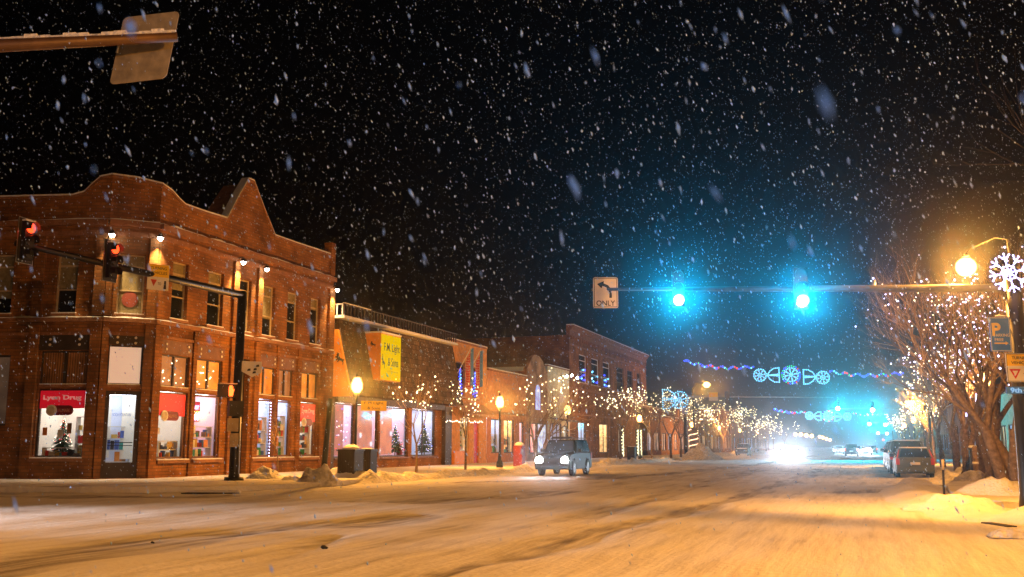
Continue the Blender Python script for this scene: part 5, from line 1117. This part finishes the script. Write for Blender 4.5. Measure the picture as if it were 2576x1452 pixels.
def bare_tree(x, y, h, label, seed, depth=5, trunk=.16, spread=.55, up=1., stems=1, lean=(0, 0), group='bare street trees', bark=BARK, z=.15, tl=.3):
    rg = random.Random(seed); t = thing('bare_tree', label, 'tree', (x, y, z), group); tr = MB(); cr = MB(); pts = []
    for sI in range(stems):
        d0 = Vector((lean[0]+(rg.uniform(-.35, .35) if stems > 1 else 0), lean[1]+(rg.uniform(-.3, .3) if stems > 1 else 0), 1)).normalized(); p = Vector((x+(sI-.5*(stems-1))*trunk*1.4, y+rg.uniform(-.1, .1), z-.05))
        th_ = h*tl; pth = [p, p+d0*th_*.5+Vector((rg.uniform(-.05, .05), 0, 0)), p+d0*th_]
        tr.tube(pth, [trunk*1.25, trunk, trunk*.85], bark, 9, cap=False); e = pth[-1]
        for k in range(3):
            a = rg.uniform(0, 6.28); nd = (d0+Vector((math.cos(a+k*2.1), math.sin(a+k*2.1), 0))*math.tan(spread*.8)).normalized()
            grow(cr, e-d0*.02, nd, h*.235, trunk*.62, depth-1, rg, pts, spread, up, 6, bark)
    tr.build('trunk', t); cr.build('crown', t); return t, pts
def tree_lights(pts, n, r_, mats, label, seed, group='string lights in the trees', indiv=False, jit=.05):
    rg = random.Random(seed); sel = [rg.choice(pts)+Vector((rg.uniform(-jit, jit), rg.uniform(-jit, jit), rg.uniform(-jit, jit))) for _ in range(n)]
    c = sum(sel, Vector())/n; t = thing('string_lights', label, 'string lights', c, group)
    w_ = MB(); ss = sorted(sel, key=lambda p: (round(p.z*1.2), p.x))
    for a, b in zip(ss, ss[1:]):
        if (a-b).length < 1.2: w_.tube([a, b], .004, BLACKM, 3, cap=False)
    if w_.v: w_.build('wire', t)
    if indiv:
        protos = []
        for m in mats:
            s = MB(); s.ball((0, 0, 0), r_, m); o = s.build('bulb', base=(0, 0, 0)); protos.append(o)
        used = set()
        for p in sel[:100]:
            k = rg.randrange(len(protos)); o = protos[k] if k not in used else protos[k].copy()
            if k in used: COL.objects.link(o)
            used.add(k); o.parent = t; o.location = p-c; s_ = rg.uniform(.7, 1.35); o.scale = (s_,)*3
        for k, o in enumerate(protos):
            if k not in used: bpy.data.objects.remove(o)
        sel = sel[100:]
    if sel:
        s = MB()
        for p in sel: s.ball(p, r_*rg.uniform(.6, 1.4), rg.choice(mats))
        s.build('bulb' if not indiv else 'bulb_cluster', t)['kind'] = 'stuff' if indiv else 'thing'
    return t
# near side trees (right)
_, P0 = bare_tree(4.05, 32.6, 7.6, 'big orange lit tree with many stems behind the right signal pole', 11, 7, .17, .5, .7, 3, (-.22, -.05), tl=.25)
tree_lights(P0, 210, .023, (BC, BC, BW), 'cool white string lights across the big orange lit tree', 1, indiv=True)
rt_ = [(3.9, 37.5, 7.5, 2, 'dark two stemmed tree just left of the big orange tree'), (4.3, 43.5, 7.2, 1, 'dark single trunk tree beside the wheeled bins'), (4.2, 50.5, 7., 2, 'bare tree right beside the parked wagon'), (4.4, 58, 7, 1, 'lit bare tree beyond the blue bins'), (4.3, 67, 7, 1, 'lit bare tree behind the parked cars roofs')]
for i, (x, y, h, st, lb) in enumerate(rt_):
    _, pp_ = bare_tree(x, y, h, lb, 20+i, 5, .15, .52, .8, st, (-.08, 0))
    tree_lights(pp_, [190, 180, 170, 160, 150][i], .024+.003*i, (BC, BC, BW) if i < 3 else (BW, BWF, BC), ['cool lights in the dark two stemmed tree', 'cool lights in the single trunk tree by the bins', 'cool lights in the tree beside the parked wagon', 'warm lights in the tree beyond the blue bins', 'warm lights in the tree behind the parked cars'][i], 40+i, indiv=True)
for i, y in enumerate((78, 90, 104, 122, 142, 165)):
    _, pp_ = bare_tree(4.4+.3*(i % 2), y, 6.6, '%s lit bare tree farther down the near sidewalk' % ords[i], 60+i, 4, .15, .55, .8)
    tree_lights(pp_, 75, .04+.005*i, (BWF, BW), 'warm lights wound in the %s far tree of the near sidewalk' % ords[i], 80+i)
# snow covered limb bits of a tree above the frame, top right
DBARK = mat('shaded_bark', (.03, .022, .018), .9)  # bark colour darkened to keep the lamplit branches in shade
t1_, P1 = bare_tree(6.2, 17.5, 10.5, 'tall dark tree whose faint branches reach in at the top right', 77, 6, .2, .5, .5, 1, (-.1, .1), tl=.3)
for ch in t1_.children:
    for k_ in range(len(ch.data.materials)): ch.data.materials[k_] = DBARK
# far side trees (left)
def L_tree(px, y0, X, h, label, seed, nl, ll, depth=5, trunk=.08, r_=.05, mats=(BW, BWF), spread=.55, indiv=True, tl=.3, stems=1):
    q = onX(px, y0, X); _, pp_ = bare_tree(X, q.y, h, label, seed, depth, trunk, spread, .9, stems, tl=tl)
    if nl: tree_lights(pp_, nl, r_, mats, ll, seed+100, indiv=indiv)
L_tree(700, 1170, -25.0, 3.2, 'thin bare sapling before the drugstore windows', 1, 0, '', 4, .03)
L_tree(1045, 1160, -21.2, 4.8, 'small bare tree before the last shingled store window', 2, 34, 'sparse warm lights in the small tree by the shingled store', 5, .06, .036)
L_tree(1172, 1160, -21.2, 5.6, 'small lit tree before the orange shop', 3, 60, 'warm lights in the small tree before the orange shop', 5, .06, .038, spread=.68)
L_tree(1360, 1140, -21.8, 7.6, 'spreading lit tree behind the oncoming off-roader', 4, 98, 'scattered warm lights in the spreading tree behind the off-roader', 6, .14, .045, stems=2, spread=.7, tl=.2)
L_tree(1560, 1140, -21.2, 7.0, 'lit tree before the end of the brick block', 5, 98, 'warm lights in the tree before the brick block', 5, .1, .05, spread=.65)
for i, px in enumerate((1640, 1676, 1712, 1745, 1780, 1812, 1843, 1870, 1896, 1920, 1945, 1968)):
    q = onX(px, 1100, -21.4); _, pp_ = bare_tree(-21.4+.5*(i % 2), q.y, 9.6 if i > 3 else 8.2, '%s lit tree along the far sidewalk after the brick block' % ords[i], 200+i, 4 if i > 2 else 5, .12, .62, .8, tl=.26)
    tree_lights(pp_, [90, 90, 90, 95, 100, 100, 95, 90, 80, 70, 60, 50][i], .04+.004*i, (BWF, BWF, BW), 'yellowish lights in the %s tree after the brick block' % ords[i], 300+i)

# ------------------------------------------------------------------ light banners across the street
def bell_segs(w_, h, flip):
    s = -1 if flip else 1; out = []
    pts = [(s*w_*.5, h*.5), (s*w_*.1, h*.48), (-s*w_*.25, h*.3), (-s*w_*.5, 0)]; P_ = [Vector(p) for p in pts]; out += list(zip(P_, P_[1:]))
    pts2 = [Vector((p.x, -p.y)) for p in P_]; out += list(zip(pts2, pts2[1:]))
    out += [(Vector((s*w_*.5, h*.5)), Vector((s*w_*.5, h*.06))), (Vector((s*w_*.5, -h*.5)), Vector((s*w_*.5, -h*.06))), (Vector((s*w_*.5, h*.06)), Vector((-s*w_*.5, 0))), (Vector((s*w_*.5, -h*.06)), Vector((-s*w_*.5, 0)))]
    return out
def banner(Y, px, label, span, rb, seed, garland=True):
    """px: (left flake, left bell, mid flake, right bell, right flake) pixel centres"""
    rg = random.Random(seed); P = Plane((0, Y), (1, 0), (0, -1)); c = onY(*px[2], Y)
    t = thing('light_banner', label, 'decoration', c, 'snowflake and bell banners over the street'); k = (px[4][0]-px[0][0])/170.
    sc_ = (onY(px[4][0], px[4][1], Y).x-onY(px[0][0], px[0][1], Y).x)/5.9
    for i, q in enumerate(px):
        w = onY(*q, Y)
        if i in (0, 4): light_shape(P, w.x, w.z, flake_pts(.62*sc_), t, 'snowflake_frame', .16*sc_, rb, BCYAN)
        elif i == 2:
            light_shape(P, w.x, w.z, flake_pts(.7*sc_), t, 'snowflake_frame', .16*sc_, rb, BCYAN); s = MB()
            for a in range(26): an = a*2*math.pi/26; s.ball(P.p(w.x+.86*sc_*math.cos(an), w.z+.86*sc_*math.sin(an), .02), rb*1.1, rg.choice([BBLUE, BBLUE, BRED, BGRN, BCYAN]))
            s.build('wreath_ring', t)
        else: light_shape(P, w.x, w.z, bell_segs(1.15*sc_, 1.4*sc_, i == 1 and False or i == 3), t, 'bell_frame', .13*sc_, rb, BCYAN)
    if garland:
        for gi, (a, b) in enumerate(garland):
            s = MB(); wmb = MB(); a_, b_ = onY(*a, Y), onY(*b, Y); n = 34; pr = None
            for j in range(n+1):
                f = j/n; p = a_.lerp(b_, f); p.z -= 4*span*f*(1-f)*(1 if gi == 0 else .8)-.12*math.sin(j*1.1); s.ball(p, rb*1.25*rg.uniform(.7, 1.3), rg.choice([BBLUE, BBLUE, BBLUE, BBLUE, BCYAN, BRED, BGRN]))
                if pr: wmb.tube([pr, p], .02, BLACKM, 3)
                pr = p
            g = wmb.build('garland_wire', t); s.build('bulb', g)
banner(92, ((1912, 944), (1945, 944), (1990, 943), (2037, 948), (2070, 950)), 'nearest glowing snowflake and bell banner spanning the street', .35, .055, 1, [((1722, 908), (1895, 922)), ((2088, 935), (2272, 938))])
banner(152, ((2036, 1046), (2056, 1047), (2083, 1047), (2109, 1048), (2131, 1048)), 'smaller glowing bell banner farther down the street', .3, .075, 2, [((1948, 1030), (2025, 1036)), ((2140, 1038), (2215, 1042))])
# pole mounted bell and flake beyond the brick block, with its signal arm
PJ = onX(1718, 1145, -19.9); PJ = Vector((-19.9, 112.5, 0)); q = onY(1718, 1000, 112.5)
t = thing('traffic_signal_pole', 'far signal pole with thin orange lit arm and yellow sign past the brick block', 'traffic signal', (q.x, 112.5, .15))
AR0 = onY(1722, 997, 112.5); AR1 = onY(2095, 1000, 112.5)
s = MB(); s.tube([(AR0.x, 112.5, .1), (AR0.x, 112.5, AR0.z+.6)], [.2, .14], BLACKM, 10); s.build('pole', t); s = MB(); s.tube([AR0, AR1], [.11, .06], GALV, 8); s.build('mast_arm', t)
P = Plane((0, 112.2), (1, 0), (0, -1)); a, b = onY(1783, 990, 112.2), onY(1806, 1008, 112.2)
s = MB(); s.pbox(P, a.x, b.x, b.z, a.z+.1, 0, .03, WHITEP); s.pbox(P, a.x, b.x, (a.z+b.z)/2, a.z+.1, .031, .036, YELLOWP); s.build('turning_vehicles_sign', t)
a, b = onY(1716, 1022, 112.2), onY(1731, 1042, 112.2); s = MB(); s.pbox(P, a.x, b.x, b.z, a.z, 0, .03, BLUESIGN); o = s.build('parking_sign', t); lettering('P', P, (a.x+b.x)/2-.1, a.z-.35, .3, .4, .035, WHITEP, o)
a = onY(1829, 1000, 112.2); s = MB(); s.pbox(P, a.x-.25, a.x+.25, a.z-.7, a.z+.7, -.4, -.1, BLACKM); s.build('signal_head', t)
t = thing('bell_decoration', 'ice blue bell and snowflake mounted on the pole past the brick block', 'decoration', (q.x, 112, q.z))
a = onY(1685, 1004, 112); light_shape(P, a.x, a.z, bell_segs(1.7, 2.3, False) if False else [(p*1, r_*1) for p, r_ in bell_segs(1.7, 2.2, True)], t, 'bell_frame', .2, .07, BCYAN); a = onY(1709, 1006, 112); light_shape(P, a.x, a.z, flake_pts(1.), t, 'snowflake_frame', .22, .07, BCYAN)
# light wrapped post at the cross street
q = onX(1745, 1120, -20.2); t = thing('light_wrapped_post', 'brown post with a spiral of warm light beside the snow pile', 'post', (-20.2, q.y, .15)); s = MB(); s.tube([(-20.2, q.y, .1), (-20.2, q.y, 3.6)], .5, BARK, 10); s.build('shaft', t); s = MB(); s.tube([(-20.2+.54*math.cos(k*.5), q.y+.54*math.sin(k*.5), .4+k*.052) for k in range(60)], .05, emit('rope_light', (1, .55, .3), 4), 5); s.build('rope_light', t)

# far signals
def far_signal(Y, heads, label, armz_px, pole_px, W, rb=.2):
    P = Plane((0, Y), (1, 0), (0, -1)); a = onY(pole_px, armz_px, Y); t = thing('traffic_signal_pole', label, 'traffic signal', (a.x, Y, .1), 'far traffic signals'); b = onY(min(h[0] for h in heads)-20, armz_px, Y)
    s = MB(); s.tube([(a.x, Y, .1), (a.x, Y, a.z+.3)], .16, BLACKM, 8); s.build('pole', t); s = MB(); s.tube([a, (b.x, Y, a.z)], .09, GALV, 6); s.build('mast_arm', t)
    for h in heads:
        q = onY(*h, Y); signal_head(P, q.x, q.z+.36, t, 2, LGRN, .1, plate=False)
        s = MB(); s.disc(P.p(q.x, q.z, .34), P.n, rb, LGRN, .02, 14); s.build('lens', t)
        if W: point('green_light', P.p(q.x, q.z, .9), (0, .66, 1.), W*7, .15, t, spot=150, aim=P.p(q.x, q.z-4, 22), blend=.5)
far_signal(108, [(2108, 1028), (2195, 1032)], 'first far signal arm with two green lights', 1026, 2322, 900, .2)
far_signal(205, [(2187, 1067), (2227, 1069)], 'second far signal arm with two green lights', 1062, 2262, 1000, .3)
far_signal(310, [(2209, 1090), (2231, 1091)], 'third far signal arm with two small green lights', 1087, 2245, 0, .35)

for nm_, pts_, Y_, m_, lb in (('canopy_lamps', [(2001, 1093), (2015, 1093), (2028, 1095), (2042, 1097)], 172, LSODF, 'row of four warm canopy lamps right above the biggest white glare'), ('canopy_lamps', [(2062, 1099), (2070, 1101), (2079, 1104), (2088, 1107)], 215, LSODF, 'smaller row of warm canopy lamps left of the dark pickup'), ('red_marker_lamps', [(2222, 1107), (2248, 1109)], 290, LTAIL, 'pair of red lamps under the farthest green signals')):
    c_ = onY(*pts_[0], Y_); t = thing(nm_, lb, 'lamps', c_, 'lamps far down the street')
    s = MB(); e_ = onY(*pts_[-1], Y_); s.tube([c_+Vector((0, 0, .4)), e_+Vector((0, 0, .4))], .06, BLACKM, 5); s.build('rail', t)
    for p_ in pts_: s = MB(); s.ball(onY(*p_, Y_), .3 if Y_ < 250 else .35, m_); s.build('lamp', t)
# ------------------------------------------------------------------ cars
DKRIM = mat('dark_alloy', (.12, .12, .12), .4, .6)
def make_car(style, body_c, label, head=None, tail=None, snow=False, plate=True):
    """built facing +Y, centre at origin"""
    t = thing({'suv': 'off_roader', 'wagon': 'station_wagon', 'truck': 'pickup_truck', 'van': 'parked_suv', 'sedan': 'oncoming_car'}[style], label, 'car', (0, 0, 0))
    m = mat('car_paint_'+style, body_c, .55, .0, var=.08, spec=.15); DK = BLACKM
    S = dict(suv=dict(L=4.5, W=.9, hood=1.08, belt=1.15, roof=1.82, wr=.40, gh=[(-2.12, 1.15), (.85, 1.15), (.45, 1.78), (-1.95, 1.82)], front=2.25, wb=1.35),
             wagon=dict(L=4.7, W=.93, hood=.95, belt=1.0, roof=1.5, wr=.33, gh=[(-2.2, 1.0), (1.1, 1.0), (.35, 1.46), (-1.75, 1.5)], front=2.35, wb=1.38),
             van=dict(L=4.6, W=.92, hood=1.05, belt=1.1, roof=1.75, wr=.36, gh=[(-2.2, 1.1), (1.0, 1.1), (.4, 1.7), (-1.9, 1.75)], front=2.3, wb=1.36),
             truck=dict(L=4.6, W=.9, hood=1.05, belt=1.1, roof=1.75, wr=.38, gh=[(-.9, 1.1), (1.0, 1.1), (.55, 1.7), (-.75, 1.72)], front=2.3, wb=1.4),
             sedan=dict(L=4.6, W=.9, hood=.95, belt=.98, roof=1.45, wr=.33, gh=[(-1.7, .98), (1.1, .98), (.35, 1.42), (-1.1, 1.45)], front=2.3, wb=1.36))[style]
    W_, fr, wb, wr = S['W'], S['front'], S['wb'], S['wr']; g0 = .32 if style in ('suv', 'truck', 'van') else .24
    def arch(yc): return [(yc+(wr+.07)*math.cos(R(a)), wr+(wr+.07)*math.sin(R(a))*1.) for a in range(0, 181, 20)]
    low = [(-fr, g0+.12), (-fr+.06, S['belt']-.12), (-fr+.1, S['belt']), (S['gh'][1][0], S['belt']), (fr-.35, S['hood']-.04), (fr-.04, S['hood']-.18), (fr, g0+.12), (fr-.1, g0)]
    a1 = [p for p in arch(wb) if p[1] > g0]; a2_ = [p for p in arch(-wb) if p[1] > g0]
    low += [(a1[0][0], g0)]+a1+[(a1[-1][0], g0), (a2_[0][0], g0)]+a2_+[(a2_[-1][0], g0), (-fr+.1, g0)]
    PX = Plane((0, 0), (0, 1), (1, 0)); s = MB()
    def hw(z): return W_*(1 if z < S['belt']-.1 else .97)
    n = len(low); vs = [(hw(z), y, z) for y, z in low]+[(-hw(z), y, z) for y, z in low]
    s.faces(vs, [tuple(range(n))[::-1], tuple(range(n, 2*n))]+[(i, (i+1) % n, (i+1) % n+n, i+n) for i in range(n)], m); body = s.build('body', t, bevel=.035)
    gh = S['gh']; s = MB(); tw = lambda z: W_*(.95-.16*(z-S['belt'])/(S['roof']-S['belt']))
    vs = [(tw(z), y, z) for y, z in gh]+[(-tw(z), y, z) for y, z in gh]; s.faces(vs, [(3, 2, 1, 0), (4, 5, 6, 7), (0, 1, 5, 4), (1, 2, 6, 5), (2, 3, 7, 6), (3, 0, 4, 7)], m); s.build('cabin', t, bevel=.05)
    def inset(pts, k): c = sum(pts, Vector())/len(pts); return [c+(p-c)*k for p in pts]
    G = [Vector((tw(z), y, z)) for y, z in gh]; G2 = [Vector((-p.x, p.y, p.z)) for p in G]
    for q, off, nm in ((inset([G[1], G2[1], G2[2], G[2]], .86), Vector((0, .02, .02)), 'windshield'), (inset([G[0], G[3], G2[3], G2[0]], .84), Vector((0, -.02, .01)), 'rear_window')):
        s = MB(); s.face([p+off for p in q], DGLASS); s.build(nm, t)
    for sg_ in (1, -1):
        Q = [Vector((sg_*p.x, p.y, p.z)) for p in G]; q = inset(Q, .84)
        ym = (q[0].y+q[1].y)/2; s = MB(); o_ = Vector((sg_*.02, 0, 0))
        lerp = lambda a, b, f: a+(b-a)*f
        for f0, f1 in ((0, .46), (.52, 1)):
            s.face([lerp(q[0], q[1], f0)+o_, lerp(q[0], q[1], f1)+o_, lerp(q[3], q[2], f1)+o_, lerp(q[3], q[2], f0)+o_], DGLASS)
        s.build('side_window', t)
        s = MB(); s.box(min(sg_*W_*1.0, sg_*(W_+.2)), max(sg_*W_*1.0, sg_*(W_+.2)), S['gh'][1][0]-.32, S['gh'][1][0]-.2, S['belt']+.02, S['belt']+.2, DK); s.build('mirror', t, bevel=.02)
        s = MB(); hx = sg_*(W_-.24); s.disc((hx, fr-.02, S['hood']-.3), (0, 1, 0), .115 if style != 'suv' else .19, head or CHROME, .05, 14); s.build('headlight', t)
        s = MB(); x0, x1 = sorted((sg_*(W_-.17), sg_*(W_+.005))); s.box(x0, x1, -fr-.015, -fr+.12, S['belt']-.34, S['belt']-(.02), tail or REDPAINT); s.build('tail_light', t)
        if style == 'wagon':
            s = MB(); s.hexa([(sg_*(W_*.9), -fr+.1, 1.0), (sg_*(W_*.97), -fr+.1, 1.0), (sg_*(W_*.97), -fr+.2, 1.0), (sg_*(W_*.9), -fr+.2, 1.0), (sg_*(W_*.76), -1.86, 1.42), (sg_*(W_*.82), -1.86, 1.42), (sg_*(W_*.82), -1.78, 1.42), (sg_*(W_*.76), -1.78, 1.42)], REDPAINT); s.build('tail_light', t)
        if style in ('suv', 'wagon', 'van'):
            s = MB(); zr = S['roof']+.06; s.tube([(sg_*W_*.68, gh[3][0]+.2, zr-.04), (sg_*W_*.68, gh[3][0]+.3, zr), (sg_*W_*.68, gh[2][0]-.25, zr), (sg_*W_*.68, gh[2][0]-.1, zr-.06)], .022, DK, 6); s.build('roof_rail', t)
        for yc in (wb, -wb):
            s = MB(); x0 = sg_*(W_-.2); s.tube([(x0, yc, wr), (sg_*(W_+.01), yc, wr)], wr, RUBBER, 20, smooth=False); wl = s.build('wheel', t, bevel=.02); s = MB(); s.disc((sg_*(W_+.012), yc, wr), (sg_, 0, 0), wr*.6, DKRIM, .01, 14); s.build('rim', wl)
    s = MB(); s.box(-W_*.98, W_*.98, fr-.03, fr+.07, g0+.12, g0+.33, DK); s.build('front_bumper', t, bevel=.03); s = MB(); s.box(-W_*.98, W_*.98, -fr-.07, -fr+.03, g0+.1, g0+.32, DK if style != 'wagon' else m); s.build('rear_bumper', t, bevel=.03)
    s = MB(); s.box(-W_*.5, W_*.5, fr-.02, fr+.012, S['hood']-.42, S['hood']-.22, BLACKP); s.build('grille', t)
    s = MB(); s.box(-.24, .24, -fr-.02, -fr-.005, .66, .79, WHITEP); s.build('licence_plate', t)
    if style == 'suv': s = MB(); s.box(-W_*.62, W_*.62, -.95, -.9, 1.87, 1.91, DK); s.box(-W_*.62, W_*.62, .1, .15, 1.87, 1.91, DK); s.box(-W_*.6, W_*.6, .35, .42, 1.84, 1.95, DK); s.build('roof_rack', t)
    if style == 'truck': s = MB(); s.box(-W_*.85, W_*.85, -2.2, -.95, 1.101, 1.12, BLACKP); s.build('truck_bed', t)
    if snow:
        s = MB(); zt_ = S['roof']; s.hexa([(-W_*.72, gh[3][0]+.1, zt_), (W_*.72, gh[3][0]+.1, zt_), (W_*.72, gh[2][0]-.1, zt_-.02), (-W_*.72, gh[2][0]-.1, zt_-.02), (-W_*.68, gh[3][0]+.15, zt_+.06), (W_*.68, gh[3][0]+.15, zt_+.06), (W_*.68, gh[2][0]-.15, zt_+.04), (-W_*.68, gh[2][0]-.15, zt_+.04)], SNOWM); s.build('snow_cap', t, bevel=.03)
        s = MB(); hz_ = S['hood']; s.hexa([(-W_*.8, gh[1][0]+.15, S['belt']), (W_*.8, gh[1][0]+.15, S['belt']), (W_*.8, fr-.4, hz_-.04), (-W_*.8, fr-.4, hz_-.04), (-W_*.74, gh[1][0]+.2, S['belt']+.06), (W_*.74, gh[1][0]+.2, S['belt']+.06), (W_*.74, fr-.45, hz_+.01), (-W_*.74, fr-.45, hz_+.01)], SNOWM); s.build('bonnet_snow', t, bevel=.02)
    return t
def headlights(car, y, x, rz, W, z=.82, fr=2.35, wd=.66, glow=25):
    f = Vector((-math.sin(rz), math.cos(rz), 0)); r_ = Vector((math.cos(rz), math.sin(rz), 0)); b = Vector((x, y, 0))
    for sgn in (1, -1):
        p = b+f*fr+r_*sgn*wd+Vector((0, 0, z)); o = point('headlight_beam', p+f*.12, (.86, .9, 1), W, .08, None, spot=52, aim=p+f*(11 if y < 60 else 40)+Vector((0, 0, -1.0)), blend=1.)
        if glow and y > 60: point('headlight_glow', p+f*.15, (.85, .88, 1), glow, .08)
def place(c, x, y, rz):
    c.location = (x, y, 0); c.rotation_euler = (0, 0, rz); return c
place(make_car('suv', (.012, .014, .012), 'dark boxy off-roader with roof rack and glaring headlights', LHEAD), -14.9, 49.2, R(181)); headlights(None, 49.2, -14.9, R(181), 650, z=.78, fr=2.3, glow=0)
place(make_car('wagon', (.10, .12, .08), 'snow dusted olive brown wagon parked at the near kerb', None, None, True), 1.98, 52.2, R(1)).scale = (.9, .9, .92)
place(make_car('van', (.05, .06, .07), 'dark sport utility parked directly ahead of the olive wagon', None, None, True), 1.9, 58.6, R(1))
place(make_car('truck', (.03, .03, .03), 'small dark pickup driving away with dim red tail lights', None, LTAIL), -2.3, 148, 0)
place(make_car('sedan', (.2, .2, .22), 'oncoming car hidden in the biggest white headlight glare', LHEAD), -8.4, 116, R(180)); headlights(None, 116, -8.4, R(180), 7000, z=.65, glow=420)
def dup_car(src, x, y, rz, label, group):
    c = copy_tree(src); c['label'] = label; c['group'] = group; return place(c, x, y, rz)
SED = [o for o in bpy.data.objects if o.name.startswith('oncoming_car')][0]; VAN = [o for o in bpy.data.objects if o.name.startswith('parked_suv')][0]; SED['group'] = 'oncoming cars far down the street'
for i, (px, py, W) in enumerate(((2110, 1130, 700), (2154, 1125, 900), (2178, 1129, 1500))):
    z = .65; q = onY(px, py, 190-i*12); dup_car(SED, q.x, 190-i*12, R(180), ['oncoming car with bluish headlights left of the dark pickup', 'oncoming car glare right behind the dark pickup', 'oncoming car with wide white glare right of the dark pickup'][i], 'oncoming cars far down the street'); headlights(None, 190-i*12, q.x, R(180), W*.9, z=.65, glow=W*.5)
q = onZ(1918, 1150, .0); dup_car(VAN, -17.6, 150, R(180), 'dark parked car with two pale lights on the far side', 'cars parked on the far side')
for i, y in enumerate((66, 74)): dup_car(VAN, 1.9, y, R(1), ['dark car parked third in line at the near kerb', 'dark car parked fourth in line at the near kerb'][i], 'cars parked at the near kerb')
RC = make_car('wagon', (.03, .03, .03), 'distant car with red tail lights below the far green signals', None, LTAIL); place(RC, .6, 205, 0); RC['group'] = 'distant cars with red tail lights'
q = onY(2222, 1125, 230); dup_car(RC, q.x+1, 232, 0, 'farthest car with red tail lights near the end of the street', 'distant cars with red tail lights')
# car on the cross street, just out of the frame, whose low beams sweep the snow
dup_car(SED, -28.6, 12.4, R(-71), 'car waiting on the cross street with its low beams on', 'cars on the cross street'); headlights(None, 12.4, -28.6, R(-71), 9000, z=.65, glow=0)

# ------------------------------------------------------------------ falling snow
def snowfall(n, rmin, rmax, hl, hw_, seed, name, label, wide=.62):
    rg = np.random.default_rng(seed)
    d = (rg.random(n)*(rmax**3-rmin**3)+rmin**3)**(1/3)
    u = rg.uniform(-wide, wide, n); v = rg.uniform(-.36, .34, n)
    f, r_, u_ = np.array(fwd), np.array(rgt), np.array(upv)
    c = np.array(EYE)+(f+u[:, None]*r_+v[:, None]*u_)*d[:, None]
    c = c[c[:, 2] > .15]; keep = (rmax > 20) | (c[:, 2] > CAMH+.12*np.linalg.norm(c, axis=1)*.5) | (rg.random(len(c)) < .12); c = c[keep]; n = len(c)
    size = rg.lognormal(0, .38, n)
    ax = np.array([.30, .1, -1.])+rg.normal(0, .13, (n, 3)); ax /= np.linalg.norm(ax, axis=1)[:, None]
    t = np.cross(ax, rg.normal(0, 1, (n, 3))); t /= np.linalg.norm(t, axis=1)[:, None]; b = np.cross(ax, t)
    L = (hl*size*rg.uniform(.6, 1.3, n))[:, None]; Wd = (hw_*size)[:, None]
    j = lambda: rg.uniform(.7, 1.3, (n, 1))
    V = np.stack([c+ax*L*j(), c-ax*L*j(), c+t*Wd*j()+ax*L*rg.uniform(-.5, .5, (n, 1)), c-t*Wd*j()+ax*L*rg.uniform(-.5, .5, (n, 1)), c+b*Wd*j(), c-b*Wd*j()], 1).reshape(-1, 3)
    fc = np.array([(0, 2, 4), (0, 4, 3), (0, 3, 5), (0, 5, 2), (1, 4, 2), (1, 3, 4), (1, 5, 3), (1, 2, 5)])
    Fa = (fc[None]+(np.arange(n)*6)[:, None, None]).reshape(-1, 3)
    me = bpy.data.meshes.new(name); me.vertices.add(len(V)); me.vertices.foreach_set('co', V.reshape(-1)); me.loops.add(Fa.size); me.loops.foreach_set('vertex_index', Fa.reshape(-1).astype(np.int32))
    me.polygons.add(len(Fa)); me.polygons.foreach_set('loop_start', np.arange(0, Fa.size, 3, dtype=np.int32)); me.polygons.foreach_set('use_smooth', np.ones(len(Fa), bool)); me.update(); me.validate()
    me.materials.append(FLAKE); o = bpy.data.objects.new(name, me); COL.objects.link(o); tag(o, label, 'snow', kind='stuff'); return o
FLAKE, fn, fl_, fb = nmat('falling_snow'); fb.inputs['Base Color'].default_value = (.86, .9, .95, 1); fb.inputs['Roughness'].default_value = 1; fb.inputs['Specular IOR Level'].default_value = .1
FLAKE.node_tree.nodes.remove(fb); tr_ = fn.new('ShaderNodeBsdfTranslucent'); tr_.inputs[0].default_value = (.48, .68, 1, 1); df = fn.new('ShaderNodeBsdfDiffuse'); df.inputs[0].default_value = (.48, .68, 1, 1); mx_ = fn.new('ShaderNodeMixShader'); mx_.inputs[0].default_value = .5
fl_.new(df.outputs[0], mx_.inputs[1]); fl_.new(tr_.outputs[0], mx_.inputs[2]); fl_.new(mx_.outputs[0], [k for k in fn if k.type == 'OUTPUT_MATERIAL'][0].inputs[0])
snowfall(60000, 13, 60, .018, .0085, 1, 'falling_snow', 'dense fine snow falling through the whole street')
snowfall(7500, 4.5, 16, .011, .0048, 2, 'falling_snow', 'snowflakes falling over the junction')
snowfall(520, 1.3, 4.5, .012, .0027, 3, 'falling_snow', 'soft snowflakes close to the viewer')
snowfall(22, .5, 1.3, .011, .0028, 14, 'falling_snow', 'large blurred snowflakes right before the viewer')

# ------------------------------------------------------------------ haze
hz = MB(); hz.box(-135, 115, -65, 725, -1.2, 33, mat('tmp', (1, 1, 1))); ho = hz.build('haze'); tag(ho, 'thin snowy air hanging over the whole street', 'haze', kind='stuff')
hm = bpy.data.materials.new('haze'); hm.use_nodes = True; hn = hm.node_tree.nodes; hn.clear(); vv = hn.new('ShaderNodeVolumePrincipled'); vv.inputs['Density'].default_value = .0007; vv.inputs['Color'].default_value = (.9, .94, 1, 1); vv.inputs['Anisotropy'].default_value = .95
oo = hn.new('ShaderNodeOutputMaterial'); hm.node_tree.links.new(vv.outputs[0], oo.inputs['Volume']); ho.data.materials[0] = hm
